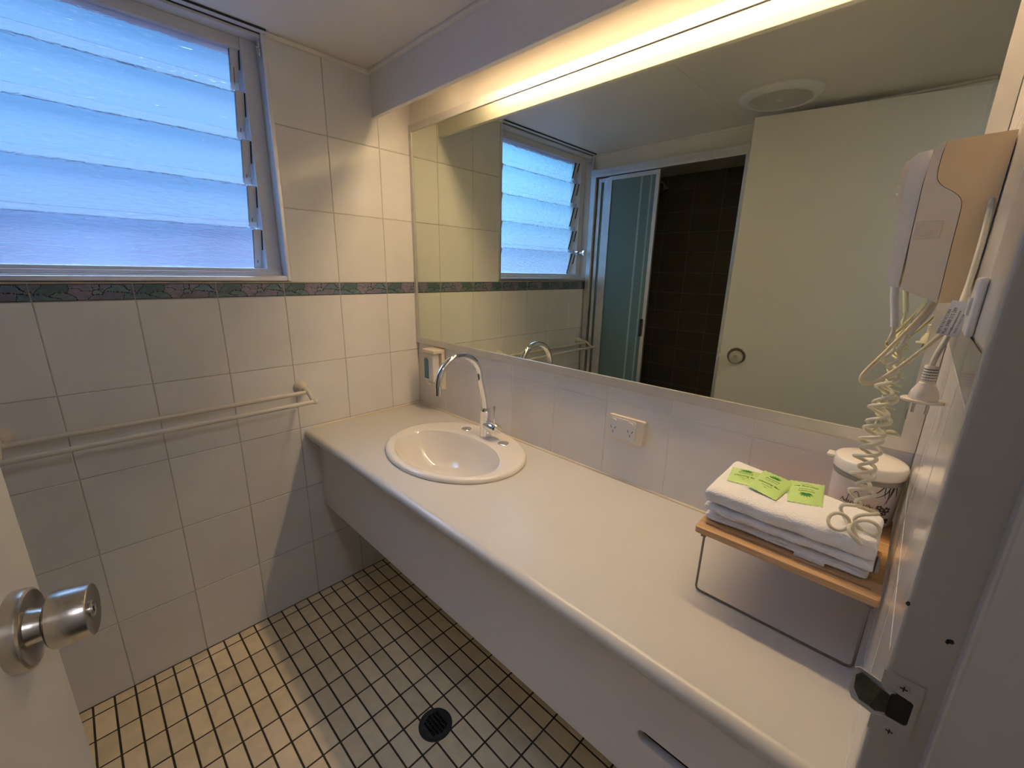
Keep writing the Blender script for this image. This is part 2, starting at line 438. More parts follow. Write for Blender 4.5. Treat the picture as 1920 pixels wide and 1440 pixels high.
def border_pattern():
    segs = [(p[i], p[i+1]) for p in STROKES for i in range(len(p)-1)]
    dist = []
    sx, sy = 200/1200.0, 43.4/180.0      # millimetres per unit
    for y in range(BNY):
        row = []
        for x in range(BNX):
            px_, py_ = (x+.5)/BNX*200, (1-(y+.5)/BNY)*43.4
            m_ = 9e9
            for (ax, ay), (bx, by) in segs:
                ax_, ay_, bx_, by_ = ax*sx, ay*sy, bx*sx, by*sy
                dx, dy = bx_-ax_, by_-ay_
                t = max(0, min(1, ((px_-ax_)*dx+(py_-ay_)*dy)/(dx*dx+dy*dy)))
                d = (px_-ax_-t*dx)**2+(py_-ay_-t*dy)**2
                if d < m_: m_ = d
            row.append(math.sqrt(m_))
        dist.append(row)
    reg = [[None]*BNX for _ in range(BNY)]
    for ux, vy, c in SPOTS:
        cx, cyy = min(BNX-1, int(ux/1200*BNX)), min(BNY-1, int((1-vy/180)*BNY))
        st_ = [(cx, cyy)]
        while st_:
            x, y = st_.pop()
            if 0 <= x < BNX and 0 <= y < BNY and reg[y][x] is None and dist[y][x] > 0.9:
                reg[y][x] = c; st_ += [(x+1,y),(x-1,y),(x,y+1),(x,y-1)]
    out_ = []
    for y in range(BNY):
        row = []
        for x in range(BNX):
            d = dist[y][x]; c = reg[y][x] or (.07,.13,.14)
            g = sum(c)/3; c = tuple(q*0.55 + g*0.45*k for q, k in zip(c, (0.92, 1.0, 1.14)))
            if d < 1.0 or y < 1 or y >= BNY-1: col = (.007,.009,.013)
            elif d < 1.7: col = tuple(q*2.1+.03 for q in c)
            else: col = tuple(1.35*q*(0.86+0.28*noise.noise(Vector((x*.09, y*.16, 3)))+0.02*min(d,6)) for q in c)
            row.append(col)
        out_.append(row)
    return out_
BPAT = border_pattern()
def border_tiles(mb_list, fn, us, h=0.0022, flip=False):
    """each border tile is a fine grid whose faces carry the drawing's colours"""
    us = sorted(us)
    for i in range(len(us)-1):
        a, b = us[i]+0.0012, us[i+1]-0.0012
        if b - a < 0.01: continue
        nx = max(4, min(BNX, int(round(BNX*(b-a)/0.1976))))
        off = BNX - nx if i == 0 else 0          # the end tile is cut on its left
        verts = [fn(a+(b-a)*x/nx, BORDER_Z0+(BORDER_Z1-BORDER_Z0)*y/BNY, h) for y in range(BNY+1) for x in range(nx+1)]
        faces = []; cols = []
        for y in range(BNY):
            for x in range(nx):
                faces.append((y*(nx+1)+x, y*(nx+1)+x+1, (y+1)*(nx+1)+x+1, (y+1)*(nx+1)+x))
                cols.append(BPAT[y][x+off])
        mb_list.append((verts, faces, cols))

def border_object(name, lists, parent, origin):
    v = []; f = []; cs = []
    for verts, faces, cols in lists:
        b = len(v); v += verts; f += [tuple(b+i for i in q) for q in faces]; cs += cols
    me = bpy.data.meshes.new(name); o = Vector(origin)
    me.from_pydata([tuple(Vector(p)-o) for p in v], [], f)
    me.materials.append(M_BORDER)
    at = me.attributes.new('pattern', 'FLOAT_COLOR', 'FACE')
    flat = []
    for c in cs: flat += [c[0], c[1], c[2], 1.0]
    at.data.foreach_set('color', flat)
    ob = bpy.data.objects.new(name, me); COL.objects.link(ob)
    if parent: ob.parent = parent
    return ob

H = 2.043           # ceiling height
XW = -1.335         # line of the shower screen / left wall
YD = -1.674         # face of the doorway wall
ZL = [0.0, 0.2509, 0.4994, 0.7475, 0.9952, 1.2453]
ZU = [1.2912, 1.5397, 1.7934, 2.043]
XL = [-1.335, -1.1445, -0.9445, -0.7445, -0.5445, -0.3445, -0.1445, 0.0]
WX0, WX1, WZ0 = -1.305, -0.530, 1.316        # window opening

# back wall (with the window)
w = MB()
w.box(-2.30, 0.10, 0.0, 0.14, -0.1, 1.2960)
w.box(WX1+0.004, 0.10, 0.0, 0.14, 1.2960, H+.05)
w.box(-2.30, WX0-0.004, 0.0, 0.14, 1.2960, H+.05)
w.box(WX0-0.004, WX1+0.004, 0.0, 0.14, 2.034, H+.05)
back = lambda u, v, d: (u, -d, v)
tiles(w, back, XL, ZL)
tiles(w, back, [-0.519, -0.3445, -0.1445, 0.0], ZU)
wall_back = solo('wall_back', w, [M_GROUT, M_TILE], kind='structure')
bl = []; border_tiles(bl, back, XL)
bo = border_object('border_tiles', bl, wall_back, (0,0,0))
bo['label'] = 'flower patterned border strip of green and mauve tiles'

# right wall (mirror wall)
w = MB()
w.box(0.0, 0.10, -1.80, 0.0, -0.1, H+.05)
right = lambda u, v, d: (-d, u, v)
YL = [YD, -1.5996, -1.3996, -1.1996, -0.9996, -0.7996, -0.5996, -0.3996, -0.1996, 0.0]
tiles(w, right, YL, [0.0, 0.245, 0.49, 0.735, 0.9797, 1.0262])
wall_right = solo('wall_right', w, [M_LGROUT, M_TILE], kind='structure')
w = MB(); w.box(-0.004, 0.0, YD, 0.0, 1.9030, H)
solo('trim_1', w, M_PAINT, kind='structure')

# front wall (doorway wall, the towel shelf end)
DX0, DX1, DZ = -1.352, -0.610, 2.030
w = MB()
w.box(-0.585, 0.10, YD-0.115, YD, -0.1, H+.05)
w.box(-1.60, DX0-0.025, YD-0.115, YD, -0.1, H+.05)
w.box(DX0-0.03, DX1+0.03, YD-0.115, YD, DZ+0.006, H+.05)
front = lambda u, v, d: (u, YD+d, v)
tiles(w, front, [-0.583, -0.45, -0.25, -0.05, 0.0], ZL)
tiles(w, front, [-0.583, -0.45, -0.25, -0.05, 0.0], ZU)
wall_front = solo('wall_front', w, [M_GROUT, M_TILE], kind='structure')
bl = []; border_tiles(bl, front, [-0.583, -0.45, -0.25, -0.05])
bo = border_object('border_tiles', bl, wall_front, (0,0,0))
bo['label'] = 'flower patterned border strip on the doorway wall'

# left wall: bulkhead over the shower screen and the plain part behind the door
w = MB()
w.box(XW-0.09, XW, -0.905, 0.0, 1.952, H+.05)
w.box(XW-0.09, XW, YD-0.12, -0.905, -0.1, H+.05)
solo('wall_left', w, M_PAINT, kind='structure')

# shower recess
w = MB()
SX = -2.15
w.box(SX-0.08, SX, -1.10, 0.02, -0.1, H+.05)
w.box(SX-0.08, XW-0.09, -1.10, -1.02, -0.1, H+.05)
sb = lambda u, v, d: (SX+d, u, v)
tiles(w, sb, [-1.02, -0.90, -0.70, -0.50, -0.30, -0.10, 0.0], [0, .219, .364, .508, .653, .797, .936, 1.076, 1.217, 1.364, 1.508, 1.648, 1.792, 1.94, 2.043])
ss = lambda u, v, d: (u, -d, v)
tiles(w, ss, [-2.15, -1.95, -1.75, -1.55, -1.345], [0, .25, .5, .75, 1.0, 1.25, 1.5, 1.75, 2.043])
tiles(w, lambda u, v, d: (u, -1.02+d, v), [-2.15, -1.95, -1.75, -1.55, -1.43], [0, .25, .5, .75, 1.0, 1.25, 1.5, 1.75, 2.043])
solo('wall_shower', w, [M_GROUT, mat('shade_darkened_tile', (0.20, 0.175, 0.13), 0.14, var=0.05, tint=0.1)], kind='structure')  # cream tile darkened in colour to stand in for the unlit recess

# floor
w = MB()
w.box(-2.30, 0.10, -3.3, 0.14, -0.10, 0.0)
fl = lambda u, v, d: (u, v, d)
FX = []; x = -0.7448
while x > XW: FX.append(x); x -= 0.0499
x = -0.7448 + 0.0499
while x < -0.004: FX.append(x); x += 0.0499
FX = sorted(FX + [XW, -0.002])
FY = [-0.002] + [-0.0440 - 0.1003*k for k in range(17)]
FY = sorted([y for y in FY if y > YD] + [YD])
for i in range(len(FX)-1):
    for j in range(len(FY)-1):
        cx, cyy = (FX[i]+FX[i+1])/2, (FY[j]+FY[j+1])/2
        tiles(w, fl, [FX[i], FX[i+1]], [FY[j], FY[j+1]], gap=0.0050, h=0.0012, bev=0.0010, wob=0.00012)
solo('floor', w, [M_FGROUT, M_FTILE], kind='structure')
w = MB(); w.box(-1.425, -1.335, -1.02, 0.0, 0.0, 0.07); solo('trim_6', w, M_TILE, kind='structure', bevel=0.004)

# ceiling
w = MB(); w.box(-2.30, 0.10, -3.3, 0.14, H, H+0.08)
w.box(-1.335, -0.20, -0.852, -0.846, H-0.0008, H+0.01)
solo('ceiling', w, M_CEIL, kind='structure')
# ceiling trims
w = MB(); w.box(-0.520, -0.168, -0.016, 0.0, H-0.013, H); solo('trim_2', w, M_PAINT, kind='structure', bevel=0.003)
w = MB(); w.box(-0.184, -0.168, YD, 0.0, H-0.010, H); solo('trim_3', w, M_PAINT, kind='structure', bevel=0.002)
w = MB(); w.box(XW, XW+0.012, -1.66, 0.0, H-0.010, H); solo('trim_4', w, M_PAINT, kind='structure', bevel=0.002)

# hall behind the camera
w = MB()
w.box(-2.0, 0.6, -3.1, -3.0, -0.1, H+.05); w.box(-2.1, -2.0, -3.1, YD-0.115, -0.1, H+.05); w.box(0.5, 0.6, -3.1, YD-0.115, -0.1, H+.05)
w.box(-2.1, -1.59, YD-0.125, YD-0.115, -0.1, H+.05); w.box(0.09, 0.6, YD-0.125, YD-0.115, -0.1, H+.05)
solo('wall_hall', w, M_HALL, kind='structure')
w = MB(); w.box(0.1, 0.6, -3.3, YD-0.1, H, H+0.08); solo('ceiling_hall', w, M_HALL, kind='structure')
w = MB(); w.box(0.1, 0.6, -3.3, YD-0.1, -0.10, 0.0); solo('floor_hall', w, M_HALL, kind='structure')

# ------------------------------------------------------------------ light pelmet and tube
w = MB()
w.box(-0.168, -0.150, YD+0.001, -0.0005, 1.8925, H)
solo('light_pelmet', w, M_FASCIA, origin=(-0.159, -0.84, 1.8925), bevel=0.0015,
     label='long painted pelmet board hiding the light above the mirror', cat='pelmet')
tl = thing('tube_light', (-0.10, -0.84, H), 'slim tube light tucked up behind the pelmet above the mirror', 'light')
w = MB(); w.box(-0.126, -0.070, -1.60, -0.35, 2.000, H); w.box(-0.0700, -0.0685, -1.60, -0.35, 1.957, H); part('batten_with_baffle', w, M_WPLAST, tl, bevel=0.001)  # batten plus a flange added out of view to keep light off the wall
w = MB(); w.box(-0.123, -0.073, -1.595, -0.355, 1.994, 2.001); part('diffuser', w, M_TUBE, tl, label='glowing warm diffuser strip')
for yy in (-1.612, -0.350):
    w = MB(); w.box(-0.126, -0.0685, yy, yy+0.012, 1.984, H); part('end_cap', w, M_WPLAST, tl, bevel=0.002)

# fill light added out of view in the hall to brighten the room
hl = thing('hall_fill_light', (-0.80, -2.30, H), 'added round fill light, out of view in the hall behind the doorway', 'lamp')
w = MB(); w.lathe([(0.17, 0.0), (0.17, 0.02), (0.165, 0.03)], (-0.80, -2.30, H), (0,0,-1), 40); part('fill_light_base', w, M_WPLAST, hl)
w = MB(); w.lathe([(0.160, 0.030), (0.150, 0.052), (0.110, 0.070), (0.05, 0.078), (0.0, 0.079)], (-0.80, -2.30, H), (0,0,-1), 40); part('fill_light_glow', w, M_HFILL, hl)

# ------------------------------------------------------------------ mirror
mr = thing('wall_mirror', (-0.004, -0.84, 1.027), 'wide frame-edged mirror over the vanity counter', 'mirror')
w = MB(); w.box(-0.007, -0.0005, -1.655, -0.016, 1.046, 1.884); part('mirror_glass', w, M_MIRROR, mr)
w = MB()
fy0, fy1, fz0, fz1, fw = -1.6715, -0.0025, 1.0275, 1.9030, 0.0245
O4 = [(fy0, fz0), (fy1, fz0), (fy1, fz1), (fy0, fz1)]; I4 = [(fy0+fw, fz0+fw), (fy1-fw+.008, fz0+fw), (fy1-fw+.008, fz1-fw-.001), (fy0+fw, fz1-fw-.001)]
for k in range(4):
    a, b, c, d = O4[k], O4[(k+1)%4], I4[(k+1)%4], I4[k]
    e = 0.0003
    w.rings([[(-0.0004, *a), (-0.0004, *b), (-0.0004, *c), (-0.0004, *d)], [(-0.0115, *a), (-0.0115, *b), (-0.0115, *c), (-0.0115, *d)]], True, True, 0, False)
part('mirror_frame', w, M_MFRAME, mr, bevel=0.0012)

# ------------------------------------------------------------------ window
wn = thing('window_1', (-0.918, 0.0, WZ0), kind='structure')
w = MB()   # painted reveal lining + sill
w.box(WX1-0.0, WX1+0.012, -0.002, 0.138, WZ0-0.014, 2.034)
w.box(WX0-0.012, WX0, -0.002, 0.138, WZ0-0.014, 2.034)
w.box(WX0, WX1, -0.002, 0.138, WZ0-0.018, WZ0)
w.box(WX0, WX1, 0.0, 0.138, 2.026, 2.040)
part('reveal', w, M_WFRAME, wn, bevel=0.001)
w = MB()   # metal edge bead round the opening
for (a, b, c, d) in ((WX1+0.0, WX1+0.013, WZ0-0.018, H-0.003), (WX0-0.013, WX0, WZ0-0.018, H-0.003), (WX0, WX1, WZ0-0.018, WZ0-0.004)):
    w.box(a, b, -0.008, 0.002, c, d)
part('edge_bead', w, M_ALU, wn, bevel=0.002)
w = MB()   # aluminium louvre frame
w.box(WX1-0.045, WX1, 0.045, 0.12, WZ0, 2.026); w.box(WX0, WX0+0.045, 0.045, 0.12, WZ0, 2.026)
w.box(WX0, WX1, 0.040, 0.12, WZ0, WZ0+0.022); w.box(WX0, WX1, 0.050, 0.12, 1.994, 2.026)
w.box(WX0+0.010, WX1-0.010, 0.030, 0.045, WZ0, WZ0+0.012)
part('louvre_frame', w, M_WFRAME, wn, bevel=0.0015)
PITCH = 0.1375
for k in range(5):
    zb = WZ0 + 0.020 + k*PITCH
    h = 0.152 if k < 4 else 0.14
    tilt = math.tan(math.radians(14))*h
    y_bot, y_top = 0.098, 0.098 - tilt
    w = MB()
    w.obox((WX0+0.055, y_bot, zb), (WX1-WX0-0.110, 0, 0), (0, -tilt, h), (0, 0.0055, 0.0012))
    w.obox((WX0+0.056, y_bot-0.0006, zb-0.0010), (WX1-WX0-0.112, 0, 0), (0, 0, 0.0012), (0, 0.0062, 0.0), 1)
    part('louvre_blade', w, [M_GLASS, M_GEDGE], wn)
    for side, xx in ((1, WX1-0.071), (-1, WX0+0.047)):
        w = MB()
        w.obox((xx, y_bot-0.006, zb), (0.024, 0, 0), (0, -tilt*0.93, h*0.86), (0, 0.016, 0.003))
        w.obox((xx+0.008, y_bot-0.0068-tilt*0.12, zb+h*0.13), (0.0030, 0, 0), (0, -tilt*0.58, h*0.54), (0, 0.003, 0.0006), 1)
        ex = xx-0.0008 if side > 0 else xx+0.0240
        w.obox((ex, y_bot-0.0066, zb+0.002), (0.0010, 0, 0), (0, -tilt*0.90, h*0.83), (0, 0.012, 0.002), 1)
        w.obox((xx+0.0242 if side > 0 else xx-0.0032, y_bot-0.012-tilt*0.45, zb+h*0.42), (0.003, 0, 0), (0, -tilt*0.45, h*0.42), (0, 0.010, 0.001), 1)
        part('blade_clip', w, [M_WFRAME, M_INK], wn, bevel=0.0008)
w = MB()
w.tube([(WX0+0.048, 0.028, 1.468), (WX0+0.048, 0.045, 1.468)], 0.016, seg=18)
w.tube([(WX0+0.048, -0.010, 1.468), (WX0+0.048, 0.030, 1.468)], 0.005, seg=12)
w.lathe([(0.004,-0.012),(0.014,-0.010),(0.018,-0.002),(0.016,0.008),(0.006,0.012)], (WX0+0.048, -0.015, 1.468), (0,1,0), 6)
part('louvre_knob', w, M_CHROME, wn, bevel=0.001)
# blind track under the ceiling
bt = thing('blind_track', (-0.918, -0.01, H-0.012), 'thin metal blind track along the ceiling above the louvre window', 'track')
w = MB(); w.box(WX0-0.004, WX1+0.012, -0.026, -0.004, H-0.007, H-0.0005); part('rail', w, M_WFRAME, bt, bevel=0.001)
w = MB(); w.box(WX0, WX1+0.010, -0.0045, 0.004, H-0.009, H-0.004); w.box(WX0, WX1+0.010, -0.028, -0.026, H-0.006, H-0.0005); part('track_groove', w, M_INK, bt)
for xx in (WX1-0.003, WX0+0.003):
    s = -1 if xx > -0.9 else 1
    w = MB(); w.box(xx, xx+s*0.002, 0.004, 0.016, 1.975, 2.024); w.box(xx, xx+s*0.012, 0.004, 0.016, 1.998, 2.000)
    w.lathe([(0.0, 0.004), (0.003, 0.003), (0.0035, 0.0)], (xx+s*0.002, 0.010, 1.983), (s,0,0), 10)
    part('bracket', w, M_CHROME, bt)

# ------------------------------------------------------------------ vanity
vz, vzb = 0.738, 0.401
vn = thing('vanity_cabinet', (-0.27, -0.84, vzb), 'long wall-hung pale laminate vanity cabinet under the counter', 'cabinet')
fnx = lambda u, v, d: (d, u, v)
me = plate_mesh('front_panel', [(YD+.001, vzb), (-0.001, vzb), (-0.001, 0.7015), (YD+.001, 0.7015)], [rrect(-1.560, -1.402, 0.512, 0.537, 0.0124, 6)], fnx, -0.482, -0.464, M_VAN, org(vn))
o = link('front_panel', me, vn); o.modifiers.new('edge', 'BEVEL').width = 0.0015
w = MB(); w.box(-0.464, -0.002, YD+.001, -0.001, vzb, vzb+0.016); part('bottom_panel', w, M_VAN, vn)
w = MB(); w.box(-0.463, -0.430, -1.575, -1.390, 0.50, 0.505); w.box(-0.435, -0.430, -1.575, -1.390, 0.50, 0.55); w.box(-0.463, -0.43, -1.575, -1.390, 0.546, 0.55)
part('grip_recess', w, M_DARK, vn)
# countertop
ct = thing('countertop', (-0.26, -0.84, vz-0.036), 'long cream laminate countertop with rounded front edge around the basin', 'countertop')
BX, BY, BRX, BRY = -0.2275, -0.547, 0.216, 0.2725
me = plate_mesh('slab', [(-0.512, YD+.001), (-0.0015, YD+.001), (-0.0015, -0.0015), (-0.512, -0.0015)], [circle(BX-.012, BY, BRX-0.03, BRY-0.03, 72)], lambda u, v, d: (u, v, d), vz-0.034, vz, M_LAM, org(ct))
link('slab', me, ct)
w = MB(); R = []
for yy in (YD+.001, -0.0015):
    R.append([(-0.512 - 0.020*math.sin(t), yy, vz-0.018+0.018*math.cos(t)) for t in [PI*i/16 for i in range(17)]])
w.rings(R, True, True, 0, True)
part('rounded_nose', w, M_LAM, ct)
w = MB()
w.tube([(-0.003, YD+.002, vz+.001), (-0.003, -0.002, vz+.001)], 0.0045, seg=10)
w.tube([(-0.50, -0.003, vz+.001), (-0.003, -0.003, vz+.001)], 0.0045, seg=10)
part('silicone_bead', w, M_SILI, ct)

# ------------------------------------------------------------------ basin
bs = thing('basin', (BX, BY, vz), 'oval white ceramic drop-in basin in the counter', 'basin')
w = MB(); NS = 96
CX2, RX2, RY2 = -0.268, 0.134, 0.212
def ell(cx, rx, ry, z, p=2.0, bump=0.0):
    o = []
    for i in range(NS):
        t = 2*PI*i/NS; c, s_ = math.cos(t), math.sin(t)
        x_ = cx + rx*math.copysign(abs(c)**(2/p), c); y_ = BY + ry*math.copysign(abs(s_)**(2/p), s_)
        o.append((x_, y_, z))
    return o
R = [ell(BX, BRX-0.006, BRY-0.006, vz+0.0002), ell(BX, BRX+0.001, BRY+0.001, vz+0.0015), ell(BX, BRX+0.002, BRY+0.002, vz+0.006), ell(BX, BRX, BRY, vz+0.0115),
     ell(BX, BRX-0.004, BRY-0.004, vz+0.0148), ell(BX, BRX-0.010, BRY-0.010, vz+0.0158), ell(BX, BRX-0.018, BRY-0.018, vz+0.0155)]
def mix(k, z):
    a = ell(BX, BRX-0.018, BRY-0.018, z); b = ell(CX2, RX2+0.010, RY2+0.010, z)
    return [tuple(Vector(p)*(1-k) + Vector(q)*k) for p, q in zip(a, b)]
for k, z in ((0.3, 0.0148), (0.6, 0.0135), (0.85, 0.012), (1.0, 0.0095)): R.append(mix(k, vz+z))
for i, (k, z) in enumerate(((0.995, 0.004), (0.965, -0.006), (0.93, -0.018), (0.89, -0.032), (0.83, -0.052), (0.75, -0.074), (0.63, -0.094), (0.48, -0.108), (0.32, -0.116), (0.17, -0.120), (0.10, -0.1215))):
    cx = CX2 + 0.012*(1-k)
    R.append(ell(cx, (RX2+0.006)*k, (RY2+0.006)*k, vz+z, 2.12))
w.rings(R, False, True, 0, True)
part('bowl', w, M_CERAM, bs)
w = MB(); w.lathe([(0.0, 0.003), (0.016, 0.002), (0.020, 0.0)], (CX2+0.011, BY, vz-0.121), (0,0,1), 24); part('drain_plug', w, M_CHROME, bs)
for (cx, cyy) in ((-0.087, -0.444), (-0.084, -0.644)):
    w = MB(); w.lathe([(0.0, 0.0032), (0.012, 0.0030), (0.0185, 0.0018), (0.0205, 0.0)], (cx, cyy, vz+0.0138), (0,0,1), 28)
    part('tap_hole_cap', w, M_CHROME, bs)

# ------------------------------------------------------------------ mixer tap
TX, TY, TZ = -0.085, -0.549, vz+0.0135
tp = thing('mixer_tap', (TX, TY, TZ), 'chrome gooseneck mixer tap at the back of the basin', 'tap')
w = MB(); w.lathe([(0.0225, 0.0), (0.0225, 0.004), (0.0205, 0.0045), (0.0205, 0.006), (0.0215, 0.007), (0.0205, 0.03), (0.0195, 0.085), (0.0195, 0.100), (0.0185, 0.1005), (0.0185, 0.104), (0.0175, 0.108), (0.0125, 0.1085)], (TX, TY, TZ), (0,0,1), 36)
part('body', w, M_CHROME, tp)
w = MB()
sp = [(TX, TY, TZ+0.104), (TX-0.006, TY, 0.895), (TX-0.014, TY, 0.930), (TX-0.024, TY, 0.968)]
cxs, czs, rs = TX-0.1170, 0.9820, 0.0900
for i in range(0, 27):
    a = math.radians(8 + (187-8)*i/26.0)
    sp.append((cxs + rs*math.cos(a)*1.0, TY, czs + rs*math.sin(a)*0.96))
sp += [(-0.2915, TY, 0.958), (-0.2915, TY, 0.951)]
w.tube(catmull(sp, 3), 0.0112, seg=22)
part('spout', w, M_CHROME, tp)
w = MB(); w.lathe([(0.0, 0.0), (0.0185, 0.0), (0.0195, 0.001), (0.0195, 0.026), (0.0190, 0.0265), (0.0190, 0.0285), (0.0202, 0.029), (0.0202, 0.066), (0.0192, 0.0675), (0.0, 0.0675)], (TX, TY-0.002, 0.800), (-0.05,-0.995,-0.06), 32)
hd = part('handle_barrel', w, M_CHROME, tp)
w = MB(); w.tube([(TX-0.002, TY-0.050, 0.812), (TX+0.001, TY-0.047, 0.880)], [0.0042, 0.0036], seg=12); part('lever', w, M_CHROME, hd)

# ------------------------------------------------------------------ soap dispenser
sd = thing('soap_dispenser', (0.0, -0.165, 0.86), 'small white wall soap dispenser with blue liquid window beside the mirror corner', 'dispenser')
w = MB()
w.prism([( -0.002, 1.022), (-0.022, 1.020), (-0.022, 0.905), (-0.050, 0.895), (-0.050, 0.872), (-0.030, 0.852), (-0.002, 0.846)], lambda a, b, d: (a, d, b), -0.205, -0.120)
w.box(-0.062, -0.002, -0.206, -0.119, 1.004, 1.021)
part('holder', w, M_CPLAST, sd, bevel=0.005, seg=3)
w = MB(); w.box(-0.058, -0.024, -0.192, -0.121, 0.880, 1.004); part('cartridge', w, M_WPLAST, sd, bevel=0.006, seg=3)
w = MB(); w.box(-0.0595, -0.056, -0.160, -0.129, 0.892, 0.975); part('liquid_window', w, M_BLUE, sd, bevel=0.002)
w = MB()
for i in range(3):
    yy = -0.137 - i*0.008
    w.tube([(-0.0590, yy, 0.975), (-0.0590, yy, 0.980), (-0.0590, yy+.002, 0.983)], 0.0008, seg=6)
part('printed_mark', w, M_INK, sd)
w = MB(); w.lathe([(0.012, 0.0), (0.012, 0.012), (0.006, 0.014), (0.005, 0.026)], (-0.041, -0.150, 0.882), (0,0,-1), 16); part('nozzle', w, M_WPLAST, sd)

# ------------------------------------------------------------------ double power outlet
def outlet(name, label, fn, cx, cz):
    t = thing(name, fn(cx, cz-0.0365, 0.0), label, 'power outlet')
    w = MB(); w.prism(rrect(cx-0.0575, cx+0.0575, cz-0.0365, cz+0.0365, 0.006), fn, 0.0, 0.015); part('surround', w, M_CPLAST, t, bevel=0.004, seg=3)
    w = MB(); w.prism(rrect(cx-0.033, cx+0.050, cz-0.030, cz+0.031, 0.005), fn, 0.0145, 0.0172); part('face_plate', w, M_WPLAST, t, bevel=0.001)
    for k, xx in enumerate((cx+0.037, cx-0.018)):
        w = MB(); w.prism(rrect(xx-0.009, xx+0.009, cz+0.012, cz+0.027, 0.006), fn, 0.017, 0.0205); part('rocker_switch', w, M_WPLAST, t, bevel=0.0015)
        w = MB()
        for (dx, dz, an) in ((-0.0068, -0.001, 30), (0.0068, -0.001, -30), (0.0, -0.014, 0)):
            c, s_ = math.cos(math.radians(an)), math.sin(math.radians(an))
            q = [(-0.0009, -0.0036), (0.0009, -0.0036), (0.0009, 0.0036), (-0.0009, 0.0036)]
            w.prism([(xx+dx+a*c-b*s_, cz+dz+a*s_+b*c) for a, b in q], fn, 0.0170, 0.0175)
        part('socket_slots', w, M_INK, t)
    return t
outlet('power_outlet', 'double power outlet on the tiles under the mirror', lambda a, b, d: (-d-0.0016, a, b), -1.0735, 0.9075)

# ------------------------------------------------------------------ towel rail
tr = thing('towel_rail', (-0.89, 0.0, 0.905), 'cream double towel rail below the louvre window', 'towel rail')
XR, XLr = -0.527, -1.262
for xx in (XR, XLr):
    w = MB()
    w.lathe([(0.027, 0.0016), (0.0265, 0.005), (0.023, 0.012), (0.018, 0.024), (0.0145, 0.034), (0.0125, 0.036), (0.0125, 0.039), (0.0095, 0.041)], (xx, 0, 0.908), (0,-1,0), 32)
    part('wall_flange', w, M_RAIL, tr)
    w = MB()
    w.tube(catmull([(xx, -0.036, 0.908), (xx, -0.060, 0.9085), (xx, -0.078, 0.904), (xx, -0.095, 0.892), (xx, -0.110, 0.884), (xx, -0.130, 0.883)], 6), [0.0105 - 0.0035*min(1, abs(i)/18) for i in range(31)], seg=14)
    w.lathe([(0.0, -0.0105), (0.006, -0.009), (0.0095, -0.0045), (0.0105, 0), (0.0095, 0.0045), (0.006, 0.009), (0.0, 0.0105)], (xx, -0.134, 0.883), (0,-1,0), 20)
    part('arm', w, M_RAIL, tr)
w = MB(); w.tube([(XLr, -0.070, 0.9045), (XR, -0.070, 0.9045)], 0.0075, seg=18); part('rear_bar', w, M_RAIL, tr)
w = MB(); w.tube([(XLr, -0.134, 0.883), (XR, -0.134, 0.883)], 0.0075, seg=18); part('front_bar', w, M_RAIL, tr)

# ------------------------------------------------------------------ floor drain
fd = thing('floor_drain', (-0.519, -0.803, 0.0), 'round black floor drain grate set in the small floor tiles', 'drain')
w = MB(); w.lathe([(0.051, 0.0012), (0.050, 0.0030), (0.0455, 0.0034), (0.044, 0.0020)], (-0.519, -0.803, 0), (0,0,1), 48, cap1=False); part('rim', w, M_RUBBER, fd)
w = MB(); w.lathe([(0.0, 0.0014), (0.046, 0.0014)], (-0.519, -0.803, 0), (0,0,1), 48); part('sump', w, M_DARK, fd)
holes = []
for r in range(-6, 7):
    for c in range(-4, 5):
        x_, y_ = c*0.0112, r*0.0078 + (0.0039 if c % 2 else 0)
        if math.hypot(x_, y_) < 0.033: holes.append(rrect(-0.519+x_-0.0040, -0.519+x_+0.0040, -0.803+y_-0.0029, -0.803+y_+0.0029, 0.001, 2))
me = plate_mesh('grate', circle(-0.519, -0.803, 0.0445, n=48), holes, lambda u, v, d: (u, v, d), 0.0018, 0.0042, M_RUBBER, org(fd)); link('grate', me, fd)

# ------------------------------------------------------------------ exhaust fan on the ceiling
FXc, FYc = -1.035, -1.060
fn_ = thing('exhaust_fan', (FXc, FYc, H), 'round white exhaust fan grille on the ceiling', 'fan')
w = MB(); w.lathe([(0.148, 0.0005), (0.148, 0.006), (0.143, 0.012), (0.130, 0.018), (0.118, 0.0205), (0.112, 0.0205), (0.110, 0.017)], (FXc, FYc, H), (0,0,-1), 64, cap0=False, cap1=False); part('housing', w, M_WPLAST, fn_)
w = MB(); w.lathe([(0.0, 0.0035), (0.112, 0.0035)], (FXc, FYc, H), (0,0,-1), 48); part('duct', w, M_DARK, fn_)
w = MB()
n = 0
for i in range(-27, 28):
    y_ = i*0.0040; L = math.sqrt(max(0, 0.111**2 - y_**2))
    if L > 0.01: w.box(FXc-L, FXc+L, FYc+y_-0.0006, FYc+y_+0.0006, H-0.0195, H-0.0175)
for i in range(-7, 8):
    x_ = i*0.0150; L = math.sqrt(max(0, 0.111**2 - x_**2))
    w.box(FXc+x_-0.0018, FXc+x_+0.0018, FYc-L, FYc+L, H-0.0200, H-0.0173)
w.box(FXc-0.014, FXc+0.014, FYc-0.010, FYc+0.010, H-0.0205, H-0.017)
part('grille', w, M_WPLAST, fn_)

